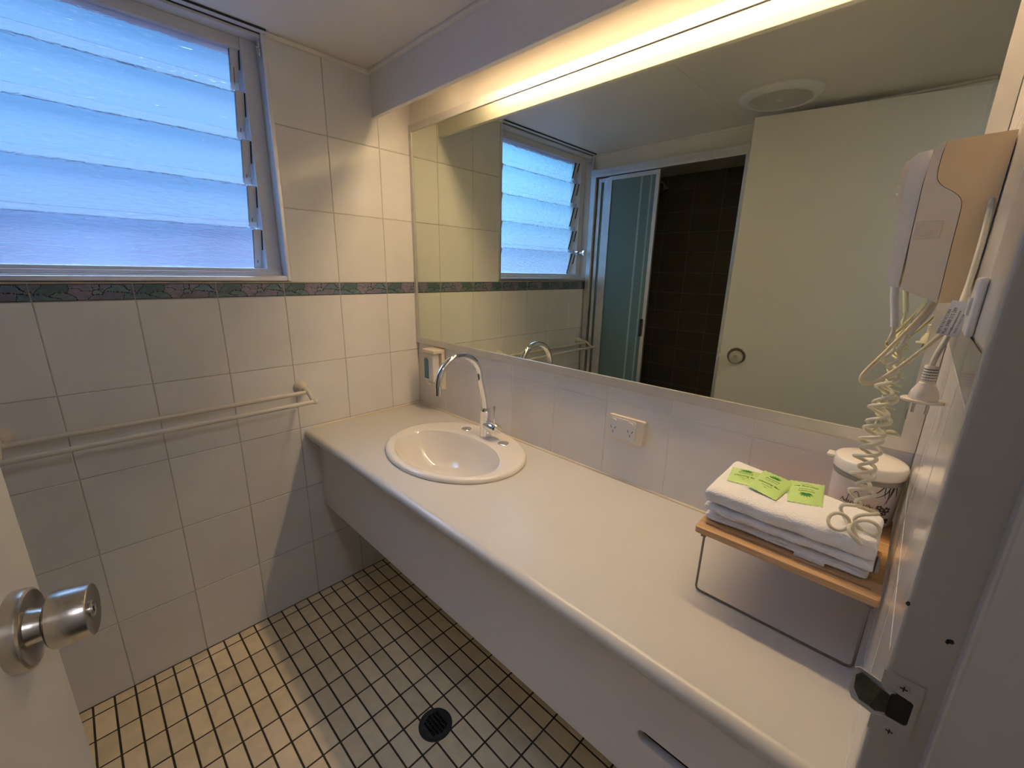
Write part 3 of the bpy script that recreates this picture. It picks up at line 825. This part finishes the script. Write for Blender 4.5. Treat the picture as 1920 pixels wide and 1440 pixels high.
# ------------------------------------------------------------------ door, frame, knob, strike
dr = thing('door_1', (DX0, YD, 0.0), kind='structure')
E2, H2 = Vector((-1.161, -0.938)), Vector((-1.318, -1.651))
ud = (H2 - E2).normalized(); nd = Vector((-ud.y, ud.x))
if nd.x < 0: nd = -nd
def D(s, z, d): q = E2 + ud*s + nd*d; return Vector((q.x, q.y, z))
w = MB(); w.obox(D(0, 0.012, 0), D(0.730, 0, 0)-D(0, 0, 0), D(0,0,-0.036)-D(0,0,0), Vector((0,0,2.006)))
part('leaf', w, M_DOOR, dr, bevel=0.0015)
ks, kz = 0.0745, 0.9683
kn = None
w = MB(); w.lathe([(0.0415, 0.0), (0.0420, 0.0085), (0.0410, 0.0125), (0.0385, 0.0140), (0.0360, 0.0130), (0.0240, 0.0100), (0.0200, 0.0110), (0.0180, 0.0160), (0.0165, 0.0225)], D(ks, kz, 0), (nd.x, nd.y, 0), 40)
kn = part('knob_rose', w, M_SATIN, dr)
w = MB(); w.lathe([(0.0125, 0.0215), (0.0125, 0.028)], D(ks, kz, 0), (nd.x, nd.y, 0), 28); part('knob_neck', w, M_RUBBER, kn)
w = MB(); w.lathe([(0.0125, 0.0255), (0.0270, 0.0265), (0.0300, 0.0290), (0.0305, 0.033), (0.0285, 0.0590), (0.0275, 0.0602), (0.0265, 0.0600), (0.0100, 0.0585), (0.0, 0.0585)], D(ks, kz, 0), (nd.x, nd.y, 0), 48)
kb = part('knob', w, M_SATIN, dr)
w = MB(); w.lathe([(0.0100, 0.0584), (0.0100, 0.0600), (0.0085, 0.0605), (0.0060, 0.0592), (0.0055, 0.0605), (0.0, 0.0606)], D(ks, kz, 0), (nd.x, nd.y, 0), 24)
w.obox(D(ks-.0008, kz-.003, 0.0606), D(.0016,0,0)-D(0,0,0), Vector((0,0,.006)), D(0,0,.0003)-D(0,0,0), 1)
part('keyhole', w, [M_SATIN, M_INK], kb)
w = MB(); w.obox(D(-0.002, 0.940, -0.007), D(0.003,0,0)-D(0,0,0), D(0,0,-0.022)-D(0,0,0), Vector((0,0,0.057)))
w.obox(D(-0.010, 0.960, -0.012), D(0.010,0,0)-D(0,0,0), D(0,0,-0.012)-D(0,0,0), Vector((0,0,0.017)))
part('latch', w, M_SATIN, dr, bevel=0.001)
# frame: latch jamb, hinge jamb, head
JX = DX1
w = MB()
w.box(JX, JX+0.026, YD-0.125, YD+0.0025, 0, DZ)
w.box(JX-0.022, JX+0.001, YD-0.110, YD-0.035, 0, DZ)
part('latch_jamb', w, M_JAMB, dr, bevel=0.003, seg=3)
w = MB()
w.box(DX0-0.026, DX0, YD-0.125, YD+0.0025, 0, DZ); w.box(DX0-0.001, DX0+0.012, YD-0.110, YD-0.038, 0, DZ)
part('hinge_jamb', w, M_JAMB, dr, bevel=0.003, seg=3)
w = MB(); w.box(DX0-0.026, JX+0.026, YD-0.125, YD+0.0025, DZ, DZ+0.012); part('frame_head', w, M_JAMB, dr, bevel=0.002)
for zz in (0.25, 1.05, 1.78):
    w = MB(); w.tube([(DX0+0.010, YD+0.006, zz), (DX0+0.010, YD+0.006, zz+0.09)], 0.005, seg=12); part('hinge', w, M_SATIN, dr)
# strike plate (painted over), lip curling round the corner
zc = 0.962
jf = lambda a, b, d: (JX - d, a, b)
st_outer = [(-1.6985, zc-0.034), (-1.6705, zc-0.034), (-1.6705, zc-0.017), (-1.6550, zc-0.017), (-1.6515, zc-0.012), (-1.6515, zc+0.016), (-1.6550, zc+0.021), (-1.6705, zc+0.021), (-1.6705, zc+0.036), (-1.6985, zc+0.036)]
def strike(a, b, d):
    k = max(0.0, a + 1.6705)
    return (JX - d + k*k*26 - (0.0006 if k > 0 else 0), a, b)
me = plate_mesh('strike_plate', st_outer, [rrect(-1.6945, -1.6790, zc-0.012, zc+0.016, 0.003, 4)], strike, 0.0002, 0.0018, M_JAMB, org(dr))
sk = link('strike_plate', me, dr)
w = MB(); w.prism(rrect(-1.6945, -1.6790, zc-0.012, zc+0.016, 0.003, 4), jf, 0.00025, 0.0006); part('latch_hole', w, M_DARK, sk)
wr = [(-1.6790, zc-0.008), (-1.6790, zc+0.012), (-1.6720, zc+0.014), (-1.6650, zc+0.017), (-1.6570, zc+0.018), (-1.6535, zc+0.010), (-1.6545, zc-0.004), (-1.6600, zc-0.011), (-1.6680, zc-0.010), (-1.6720, zc-0.012)]
w = MB(); w.prism(wr, strike, 0.0017, 0.0021); part('worn_patch', w, M_OLDPAINT, sk, label='bare dark metal where the paint has worn off')
for zz, yy in ((zc+0.0265, -1.6855), (zc-0.0245, -1.6850)):
    w = MB(); w.lathe([(0.0045, 0.0), (0.0040, 0.0012), (0.0, 0.0014)], (JX-0.0016, yy, zz), (-1,0,0), 20)
    w.box(JX-0.0036, JX-0.0029, yy-0.0026, yy+0.0026, zz-0.0005, zz+0.0005, 1); w.box(JX-0.0036, JX-0.0029, yy-0.0005, yy+0.0005, zz-0.0026, zz+0.0026, 1)
    part('screw', w, [M_JAMB, M_INK], sk)
w = MB()   # chips in the paint
for (yy, zz, r) in ((-1.7022, 1.052, 0.0022), (-1.7008, 1.050, 0.0015), (-1.6722, 1.071, 0.0018), (-1.672, 0.994, 0.0012)):
    w.prism([(yy + r*random.uniform(.5, 1.2)*math.cos(a), zz + 1.5*r*random.uniform(.5, 1.2)*math.sin(a)) for a in [k*PI/4 for k in range(8)]], jf, 0.0, 0.0004)
part('paint_chip', w, M_INK, dr)

# ------------------------------------------------------------------ shower screen (seen in the mirror)
sh = thing('shower_screen', (-1.30, -0.45, 0.07), 'sliding shower screen with aluminium frame and frosted panels seen in the mirror', 'shower screen')
w = MB(); w.box(-1.332, -1.285, -0.900, -0.012, 1.905, 1.950); w.box(-1.285, -1.281, -0.900, -0.012, 1.912, 1.922); w.box(-1.285, -1.281, -0.900, -0.012, 1.932, 1.942)
part('head_track', w, M_ALU, sh, bevel=0.002)
w = MB(); w.box(-1.332, -1.285, -0.900, -0.012, 0.07, 0.105); part('sill_track', w, M_ALU, sh, bevel=0.002)
w = MB(); w.box(-1.328, -1.288, -0.046, -0.012, 0.10, 1.910); part('side_jamb', w, M_ALU, sh, bevel=0.002)
w = MB(); w.box(-1.328, -1.288, -0.902, -0.882, 0.10, 1.910); part('side_jamb', w, M_ALU, sh, bevel=0.002)
def panel(x, y0, y1, stripes, handle):
    w = MB()
    for yy in (y0, y1): w.box(x-0.009, x+0.009, yy-0.011, yy+0.011, 0.108, 1.900)
    w.box(x-0.008, x+0.008, y0, y1, 1.878, 1.900); w.box(x-0.008, x+0.008, y0, y1, 0.108, 0.13)
    f = part('panel_frame', w, M_ALU, sh, bevel=0.0015)
    w = MB(); w.box(x-0.002, x+0.002, y0+0.01, y1-0.01, 0.12, 1.89); part('panel_glass', w, M_FROST, f)
    if stripes:
        w = MB()
        for yy, ww in stripes: w.box(x+0.0021, x+0.0026, yy-ww, yy+ww, 0.13, 1.878)
        part('glass_stripes', w, M_FSTRIPE, f)
    if handle:
        w = MB(); w.box(x+0.009, x+0.022, y0+0.004, y0+0.020, 0.985, 1.090); part('handle', w, M_RUBBER, f, bevel=0.003)
panel(-1.318, -0.105, -0.065, None, False)
panel(-1.296, -0.447, -0.150, [(-0.350, 0.006), (-0.408, 0.005)], True)
panel(-1.314, -0.400, -0.118, None, False)

sh2 = thing('wall_shower_rose', (-1.95, 0.0, 1.96), 'small chrome shower head on the shade-darkened tiled recess wall seen in the mirror', 'shower head')
w = MB(); w.tube(catmull([(-1.95, -0.001, 1.975), (-1.95, -0.08, 1.985), (-1.95, -0.15, 1.96), (-1.95, -0.17, 1.94)], 6), 0.008, seg=12); part('arm', w, M_CHROME, sh2)
w = MB(); w.lathe([(0.010, 0.0), (0.014, 0.02), (0.028, 0.035), (0.028, 0.04), (0.0, 0.041)], (-1.95, -0.166, 1.946), (0,-0.35,-0.94), 24); part('rose', w, M_CHROME, sh2)

# ------------------------------------------------------------------ folding shelf on the counter
SZ = 0.886
sf = thing('folding_shelf', (-0.17, -1.535, vz), 'small bamboo-topped folding shelf on dark wire legs at the right end of the counter', 'shelf')
fz = lambda u, v, d: (u, v, d)
me = plate_mesh('board', rrect(-0.322, -0.022, YD+0.005, -1.398, 0.006), [rrect(-0.3005, -0.2945, -1.658, -1.410, 0.0029, 4), rrect(-0.245, -0.165, -1.662, -1.648, 0.0068, 5)], fz, SZ-0.012, SZ, M_WOOD, org(sf))
o = link('board', me, sf); bb = o.modifiers.new('edge', 'BEVEL'); bb.width = 0.0012; bb.segments = 2; bb.limit_method = 'ANGLE'
for xx in (-0.303, -0.040):
    w = MB()
    P_ = [(xx, -1.412, SZ-0.014), (xx, -1.411, vz+0.010), (xx, -1.413, vz+0.0045), (xx, -1.419, vz+0.0024), (xx, -1.650, vz+0.0024), (xx, -1.657, vz+0.0045), (xx, -1.660, vz+0.010), (xx, -1.660, SZ-0.014)]
    w.tube(P_, 0.0021, seg=10); part('wire_leg', w, M_WIRE, sf)
    for yy in (-1.412, -1.660):
        w = MB(); w.box(xx-0.008, xx+0.008, yy-0.005, yy+0.005, SZ-0.024, SZ-0.012); part('hinge_bracket', w, M_WIRE, sf, bevel=0.002)

# ------------------------------------------------------------------ towels
def towel(name, x0, x1, y0, y1, z0, z1, label, seed, sag=0.0, wave=0.0025, layers=1, tagp=False, taper=-0.060, rev=False):
    X1 = x1
    NY, NR = 110, 56
    w = MB(); R = []
    h = (z1 - z0)
    for i in range(NY+1):
        y = y0 + (y1-y0)*i/NY
        e = min(i, NY-i)/NY
        x1 = X1 + taper*(i/NY if rev else 1-i/NY)
        endk = min(1.0, e/0.035)
        endk = math.sqrt(max(0.0, 1-(1-endk)**2))
        ring = []
        for k in range(NR):
            t = 2*PI*k/NR
            c, s_ = math.cos(t), math.sin(t)
            p = 0.30
            cx = math.copysign(abs(c)**p, c); sz = math.copysign(abs(s_)**(p if c > 0 else 0.55), s_)
            sx = (x1-x0)/2; zz = h/2
            x = (x0+x1)/2 + sx*cx
            z = (z0+z1)/2 + zz*sz*(0.55+0.45*endk)
            nv = Vector((x*26, y*26, z*26 + seed))
            dx = noise.noise(nv)*wave
            x += dx*(1.6 if c < 0 else 0.5)
            if s_ > 0: z += noise.noise(Vector((x*18, y*18, seed)))*wave*0.9 + sag*((y-y0)/(y1-y0)-0.5)
            if layers > 1 and c < 0:
                for q in range(1, layers):
                    zq = z0 + h*q/layers + 0.0015*math.sin(y*40+seed)
                    x += 0.006*math.exp(-((z-zq)/0.0022)**2)
            ring.append((x, y + 0.0015*noise.noise(Vector((x*40, z*60, seed))), z))
        R.append(ring)
    w.rings(R, True, True, 0, True)
    o = solo(name, w, M_TOWEL, ((x0+x1)/2, (y0+y1)/2, z0), label=label, cat='towel', sub=1)
    tx = bpy.data.textures.new('terry_loops', 'CLOUDS'); tx.noise_scale = 0.0028
    dm = o.modifiers.new('loops', 'DISPLACE'); dm.texture = tx; dm.strength = 0.0016; dm.mid_level = 0.5; dm.texture_coords = 'LOCAL'
    return o
towel('folded_towel', -0.284, -0.120, -1.650, -1.402, SZ+0.0008, SZ+0.0172, 'white folded towel lying directly on the bamboo shelf, lowest of the stack', 3.1, wave=0.004, layers=2)
towel('folded_towel', -0.292, -0.118, -1.653, -1.400, SZ+0.0205, SZ+0.0362, 'thin white folded towel between the lowest and the thick top towel', 8.4, wave=0.004, layers=1)
tt = towel('folded_towel', -0.294, -0.116, -1.652, -1.399, SZ+0.0380, SZ+0.0730, 'thick white terry towel on top of the stack under the green sachets', 5.7, wave=0.003)
w = MB(); w.box(-0.2895, -0.283, -1.595, -1.552, SZ+0.0012, SZ+0.0050)
cl = part('care_label', w, M_LABEL, bpy.data.objects['folded_towel'], label='small white care tag')
cl.location = (0, 0, 0)
TT = SZ + 0.0745

# ------------------------------------------------------------------ soap sachets
def sachet(P, z, label, flip=False, lift=0.0):
    P = [Vector((p[0], p[1], 0)) for p in P]      # top-left, bottom-left, bottom-right, top-right
    cen = sum(P, Vector())/4
    nrm = []
    def S(u, v, d=0.0):                           # u across, v down
        q = P[0]*(1-u)*(1-v) + P[1]*(1-u)*v + P[2]*u*v + P[3]*u*(1-v)
        bulge = 0.0065*(max(0, math.sin(PI*u))**0.5)*(max(0, math.sin(PI*v))**0.6)
        return Vector((q.x, q.y, z + lift*u + 0.0006 + bulge + d + 0.0006*math.sin(40*u)*(1 if v < .05 or v > .95 else 0)))
    t = thing('soap_sachet', (cen.x, cen.y, z), label, 'soap sachet', group='wrapped soaps on the towels')
    w = MB(); n, m_ = 26, 18
    top = [S(i/n, j/m_) for j in range(m_+1) for i in range(n+1)]
    bot = [Vector((p.x, p.y, z + lift*((k % (n+1))/n) + 0.0002)) for k, p in enumerate(top)]
    q = len(top); f = []
    for j in range(m_):
        for i in range(n):
            a = j*(n+1)+i; f.append((a, a+1, a+n+2, a+n+1)); f.append((q+a, q+a+n+1, q+a+n+2, q+a+1))
    for i in range(n): f.append((i, q+i, q+i+1, i+1)); a = m_*(n+1)+i; f.append((a, a+1, q+a+1, q+a))
    for j in range(m_): a = j*(n+1); f.append((a, a+n+1, q+a+n+1, q+a)); b = a+n; f.append((b, q+b, q+b+n+1, b+n+1))
    w.add(top+bot, f, 0, True)
    wr = part('wrapper', w, M_SACHET, t)
    W = (P[3]-P[0]).length; Hh = (P[1]-P[0]).length
    def pl_(x, y, d):                             # text space, metres from the sachet centre
        u, v = 0.5 + x/W, 0.5 - y/Hh
        if flip: u, v = 1-u, 1-v
        return S(u, v, d + 0.0003)
    lw = MB()
    for k, (an, ln) in enumerate(((-80, .0110), (-56, .0140), (-30, .0150), (-8, .0155), (14, .0150), (36, .0150), (58, .0140), (82, .0110))):
        a = math.radians(an); dx, dy = math.sin(a), math.cos(a); px, py = dy, -dx
        b0 = (0.0, Hh*0.16)
        pts = [(b0[0], b0[1]), (b0[0]+dx*ln*.45+px*.0018, b0[1]+dy*ln*.45+py*.0018), (b0[0]+dx*ln, b0[1]+dy*ln), (b0[0]+dx*ln*.45-px*.0018, b0[1]+dy*ln*.45-py*.0018)]
        lw.prism(pts, pl_, 0.0, 0.00025)
    part('leaf_emblem', lw, M_LEAF, wr)
    tw = text_mb('Cannabella', 0.0052, lambda x, y, d: pl_(x, y + Hh*0.06, d), xs=1.2)
    text_mb('NATURAL BATH CARE', 0.0022, lambda x, y, d: pl_(x, y - Hh*0.02, d), mb=tw, xs=1.1)
    text_mb('Cleansing Bar', 0.0066, lambda x, y, d: pl_(x, y - Hh*0.17, d), mb=tw, shear=0.3, xs=1.1)
    text_mb('with aloe vera extract', 0.0022, lambda x, y, d: pl_(x, y - Hh*0.25, d), mb=tw)
    text_mb('20 g', 0.0026, lambda x, y, d: pl_(x, y - Hh*0.33, d), mb=tw)
    part('lettering', tw, M_GINK, wr)
sachet([(-0.170, -1.408), (-0.243, -1.420), (-0.232, -1.470), (-0.158, -1.463)], TT-0.001, 'leftmost green soap sachet on the top towel, its right edge covered by the middle one')
sachet([(-0.150, -1.462), (-0.247, -1.456), (-0.262, -1.508), (-0.160, -1.519)], TT+0.0040, 'middle green soap sachet, tilted and overlapping the leftmost one', lift=-0.004)
sachet([(-0.148, -1.507), (-0.246, -1.522), (-0.226, -1.572), (-0.126, -1.560)], TT-0.001, 'rightmost green soap sachet, printed upside down towards the room', flip=True)

# ------------------------------------------------------------------ canister
CXc, CYc = -0.066, -1.6145
cn = thing('canister', (CXc, CYc, SZ), 'white lidded canister with dark flower drawing in the corner of the bamboo shelf', 'canister')
def cring(z, k=1.0, n=56):
    t = (z-SZ)/0.111; cx = CXc + 0.020*(1-t)
    return [(cx + (0.0405+0.0120*t)*k*math.cos(2*PI*i/n), CYc + (0.0515+0.0020*t)*k*math.sin(2*PI*i/n), z) for i in range(n)]
w = MB(); w.rings([cring(SZ+0.0004, 0.90), cring(SZ+0.0012, 0.96), cring(SZ+0.005, 1.0), cring(SZ+0.03), cring(SZ+0.06), cring(SZ+0.09), cring(SZ+0.110)], True, True, 0, True); part('body', w, M_WPLAST, cn)
w = MB(); w.lathe([(0.0527, 0.0955), (0.0533, 0.0985), (0.0536, 0.1030), (0.0530, 0.1045)], (CXc, CYc, SZ), (0,0,1), 56, cap0=False, cap1=False); part('grey_band', w, M_BAND, cn)
w = MB(); w.lathe([(0.0535, 0.1060), (0.0555, 0.1070), (0.0565, 0.1100), (0.0565, 0.1230), (0.0540, 0.1290), (0.0470, 0.1320), (0.0250, 0.1335), (0.0, 0.1340)], (CXc, CYc, SZ), (0,0,1), 56)
w.box(CXc-0.020, CXc+0.004, CYc+0.050, CYc+0.066, SZ+0.121, SZ+0.127)
part('lid', w, M_CERAM, cn, bevel=0.0015)
def onc(an, z, d=0.0004):   # an: degrees, 180 faces the room, larger turns toward the doorway wall
    a = math.radians(an); t = (z-SZ)/0.111
    return Vector((CXc + 0.020*(1-t) + (0.0405+0.0120*t+d)*math.cos(a), CYc + (0.0515+0.0020*t+d)*math.sin(a), z))
w = MB()
Z0 = SZ + 0.094
for pts in ([(196,0), (188,.012), (178,.018), (172,.020)], [(199,0), (200,.014), (203,.024)], [(208,0), (203,.012), (192,.022), (180,.026)], [(207,0), (208,.020), (208,.036)],
            [(216,0), (213,.014), (208,.027), (204,.040)], [(213,0), (211,.012), (208,.020)], [(221,0), (224,.012), (226,.022)]):
    c = [onc(a+16, Z0-z) for a, z in pts]; cc = catmull(c, 5); n = len(cc)
    w.tube(cc, [0.0010*(1-0.75*i/(n-1)) for i in range(n)], seg=6)
part('leaf_blades', w, M_BROWNINK, cn)
w = MB()
def bloom(an, z, r):
    for k in range(5):
        a = k*2*PI/5 + an*0.3
        ring = []
        for j in range(10):
            b = 2*PI*j/10
            du, dv = math.cos(a)*r + math.cos(b)*r*0.62, math.sin(a)*r + math.sin(b)*r*0.62
            ring.append(onc(an + du/0.05*57.3, z + dv, 0.0006))
        w.add(ring, [tuple(range(10))], 0)
for an, z, r in ((197, .046, .0035), (203, .050, .0035), (212, .050, .0045), (208, .058, .0035), (196, .067, .0038), (203, .071, .0032), (213, .077, .0045), (209, .083, .0035), (218, .074, .003)):
    bloom(an+16, Z0 - z, r)
part('flower_print', w, M_BROWNINK, cn)
w = MB()
for pts in ([(158,.052), (160,.035), (165,.018), (172,.012), (178,.018)], [(163,.034), (170,.022), (175,.024), (177,.032)]):
    w.tube(catmull([onc(a, Z0-z) for a, z in pts], 6), 0.0005, seg=6)
text_mb('Naturally', 0.013, lambda x, y, d: onc(172 + x/0.05*57.3, Z0-0.052+y, 0.0003+d), mb=w, shear=0.5)
part('script_lettering', w, M_BROWNINK, cn)

# ------------------------------------------------------------------ hair dryer on the doorway wall
hdr = thing('hair_dryer', (-0.205, YD, 1.317), 'cream wall-mounted hair dryer hanging on the doorway wall', 'hair dryer')
px = lambda a, b, d: (d, a, b)
XA, XB = -0.262, -0.150
Yb = YD+0.0025
SEAM = [(-1.6118, 1.5185), (-1.6105, 1.500), (-1.6105, 1.482), (-1.6128, 1.4722), (-1.6195, 1.4640), (-1.6290, 1.4575), (-1.6370, 1.4500), (-1.6408, 1.4405), (-1.6415, 1.4280), (-1.6420, 1.3900), (-1.6435, 1.3160)]
SEAM = [(p.x, p.y) for p in catmull([(a, b, 0) for a, b in SEAM], 5)]
rear = [(Yb, 1.521)] + SEAM + [(-1.6620, 1.3180), (-1.6690, 1.3370), (Yb, 1.3600)]
w = MB(); w.prism(rear, px, XA, XB); part('rear_housing', w, M_TPLAST, hdr, bevel=0.0035, seg=3, label='tan rear shell', angle=50)
frontp = [(-1.6085, 1.5180), (-1.6050, 1.5155), (-1.6015, 1.5080), (-1.5995, 1.4900), (-1.5990, 1.4700), (-1.6000, 1.4000), (-1.6035, 1.3330)] + [(a + 0.0007, b) for a, b in reversed(SEAM[1:])] + [(-1.6108, 1.5180)]
w = MB(); w.prism([(a, b) for a, b in frontp], px, XA+0.0006, XB-0.0006); part('front_housing', w, M_CPLAST, hdr, bevel=0.0028, seg=3, angle=50)
w = MB(); w.box(XA-0.0018, XA+0.002, -1.6280, -1.6015, 1.4005, 1.4220)
w.lathe([(0.0078, 0.0), (0.0074, 0.0006), (0.0, 0.0003)], (XA-0.0018, -1.6115, 1.4112), (-1,0,0), 24)
part('release_button', w, M_RAIL, hdr, bevel=0.001)
# handset clipped to the front
hs = MB()
hprof = [(-1.6000, 1.5135), (-1.5870, 1.5120), (-1.5805, 1.5060), (-1.5795, 1.4700), (-1.5805, 1.4400), (-1.5845, 1.3400), (-1.5880, 1.3370), (-1.5990, 1.3350), (-1.5985, 1.4000), (-1.5975, 1.4700)]
hs.prism(hprof, px, -0.246, -0.164); hsp = part('handset', hs, M_WPLAST, hdr, bevel=0.005, seg=4, angle=50)
w = MB(); w.prism([(-1.5800, 1.5060), (-1.5745, 1.5035), (-1.5728, 1.4900), (-1.5745, 1.4560), (-1.5765, 1.4430), (-1.5815, 1.4420)], px, -0.240, -0.170)
for k in range(4): w.box(-0.236, -0.174, -1.5735-0.0003*k, -1.5712-0.0003*k, 1.462+0.009*k, 1.4645+0.009*k)
part('air_grille', w, M_CPLAST, hsp, bevel=0.002, seg=2)
w = MB(); w.tube([(-0.206, -1.593, 1.340), (-0.206, -1.596, 1.318), (-0.206, -1.602, 1.290), (-0.207, -1.604, 1.276)], [0.0052, 0.0052, 0.0050, 0.0046], seg=16); part('handset_boot', w, M_WPLAST, hsp)
w = MB(); w.tube([(-0.190, -1.641, 1.320), (-0.196, -1.636, 1.300), (-0.204, -1.628, 1.282), (-0.210, -1.621, 1.266)], [0.0055, 0.0055, 0.0052, 0.0046], seg=16); part('base_boot', w, M_WPLAST, hdr)

# coiled lead
def coil_path(P, r0, turns, n=1400, taper=0.04, seed=0, phase=0.0):
    c = catmull(P, 24)
    L = [0]
    for i in range(1, len(c)): L.append(L[-1] + (c[i]-c[i-1]).length)
    tot = L[-1]; out = []; k = 0
    a = None
    for i in range(n+1):
        s_ = tot*i/n
        while k < len(L)-2 and L[k+1] < s_: k += 1
        f = (s_ - L[k])/max(1e-9, L[k+1]-L[k]); p = c[k].lerp(c[k+1], min(1, max(0, f)))
        T = (c[min(k+2, len(c)-1)] - c[max(k-1, 0)]).normalized()
        if a is None: a = Vector((1, 0, 0)) if abs(T.x) < .9 else Vector((0, 1, 0))
        a = (a - T*a.dot(T)).normalized(); b = T.cross(a)
        u = i/n
        env = min(1, u/taper)*min(1, (1-u)/taper); env = env*env*(3-2*env)
        th = 2*PI*turns*u + phase + 0.9*math.sin(u*17+seed)
        r = r0*env*(1 + 0.22*math.sin(u*23+seed))
        out.append(p + (a*math.cos(th) + b*math.sin(th))*r)
    return out
TB = TT + 0.012
down = [(-0.207, -1.604, 1.278), (-0.207, -1.6055, 1.240), (-0.208, -1.611, 1.200), (-0.215, -1.613, 1.150), (-0.225, -1.612, 1.100), (-0.232, -1.611, 1.050), (-0.240, -1.612, 1.010), (-0.262, -1.604, TB+0.003), (-0.292, -1.598, TB), (-0.305, -1.615, TB-0.006), (-0.290, -1.632, TB), (-0.262, -1.632, TB+0.003), (-0.240, -1.622, 1.010), (-0.228, -1.614, 1.060), (-0.218, -1.613, 1.105), (-0.212, -1.614, 1.150), (-0.210, -1.6140, 1.190), (-0.210, -1.616, 1.230), (-0.210, -1.6200, 1.267)]
pth = coil_path(down, 0.0125, 23, n=1500, taper=0.13, seed=1.3)
w = MB(); w.tube(pth, 0.0028, seg=9)
part('coiled_lead', w, M_CORD, hdr)
# flat spare loop of mains cord
w = MB(); w.tube(catmull([(-0.232, -1.640, 1.318), (-0.245, -1.625, 1.285), (-0.252, -1.602, 1.240), (-0.256, -1.587, 1.212), (-0.258, -1.583, 1.199), (-0.258, -1.588, 1.193), (-0.258, -1.600, 1.197), (-0.262, -1.620, 1.221), (-0.270, -1.638, 1.248), (-0.280, -1.652, 1.272), (-0.290, -1.663, 1.292)], 8), 0.0028, seg=12)
part('mains_loop', w, M_YCORD, hdr, label='yellowed loop of spare cord')
w = MB(); w.tube(catmull([(-0.255, -1.6660, 1.452), (-0.280, -1.6665, 1.415), (-0.300, -1.6660, 1.380), (-0.315, -1.6650, 1.345), (-0.335, -1.6625, 1.315), (-0.345, -1.6595, 1.285), (-0.353, -1.6545, 1.262), (-0.356, -1.6525, 1.250), (-0.356, -1.6525, 1.243)], 8), 0.0030, seg=12)
part('mains_cord', w, M_CORD, hdr)
PX, PY, PZ = -0.356, -1.6525, 1.199
w = MB(); w.lathe([(0.0062, 0.0460), (0.0066, 0.0455), (0.0068, 0.0250), (0.0080, 0.0240), (0.0082, 0.0225), (0.0100, 0.0190), (0.0124, 0.0145), (0.0138, 0.0090), (0.0143, 0.0030)], (PX, PY, PZ), (0,0,1), 28)
w.lathe([(0.0200, 0.0034), (0.0210, 0.0026), (0.0210, 0.0006), (0.0200, -0.0002)], (PX, PY, PZ), (0,0,1), 40, sx=0.82)
pg = part('plug', w, M_CPLAST, hdr)
w = MB()
for k in range(5): w.lathe([(0.0067, 0.0), (0.00695, 0.0005), (0.0067, 0.0011)], (PX, PY, PZ+0.0275+0.0034*k), (0,0,1), 16, cap0=False, cap1=False)
part('strain_relief_grooves', w, M_INK, pg)
w = MB()
for yy in (PY+0.0062, PY-0.0062): w.box(PX-0.0030, PX-0.0012, yy-0.0018, yy+0.0018, PZ-0.0150, PZ)
part('plug_pins', w, M_SATIN, pg, bevel=0.0006)
# test tag wrapped on the cord, lettering running up it
LA, LB = Vector((-0.3540, -1.6475, 1.284)), Vector((-0.3420, -1.6545, 1.325))
LU = (LB - LA).normalized(); LVd = Vector((0.0, -LU.z, LU.y)).normalized()
if LVd.y > 0: LVd = -LVd
LW, LH = 0.042, 0.019
def lab(x, y, d): return LA + LU*x + LVd*y + Vector((-d, 0, 0))
w = MB(); w.prism([(0, 0), (LW, 0), (LW, LH), (0, LH)], lab, 0.0, 0.0004); tg = part('test_tag', w, M_LABEL, hdr, label='white paper test tag with small black print')
lt = lambda y0, x0=0.001: (lambda x, y, d: lab(x0 + x, y0 - y, 0.0004 + d))
tw = text_mb('TEST N TAG VICTORIA', 0.0034, lt(0.0032), align='LEFT', xs=0.86)
text_mb('Mob: 0488 215 589', 0.0044, lt(0.0078), align='LEFT', mb=tw, xs=0.95)
text_mb('testntag@powerappliances.com.au', 0.0027, lt(0.0118), align='LEFT', mb=tw, xs=0.80)
text_mb('TESTED TO AS/NZS 3760', 0.0026, lt(0.0160, 0.004), align='LEFT', mb=tw, xs=0.85)
part('tag_lettering', tw, M_INK, tg)
# outlet on the doorway wall, seen edge-on beside the dryer cord
w = MB(); w.box(-0.465, -0.408, YD+0.0018, YD+0.0085, 1.292, 1.350)
sw = thing('wall_switch', (-0.4375, YD, 1.270), 'white switch plate on the doorway wall seen nearly edge-on', 'switch')
part('face_plate', w, M_WPLAST, sw, bevel=0.003, seg=3)
w = MB(); w.box(-0.444, -0.431, YD+0.0080, YD+0.0110, 1.312, 1.330); part('rocker', w, M_WPLAST, sw, bevel=0.001)

for o in bpy.data.objects:
    if '_o' in o.keys(): del o['_o']
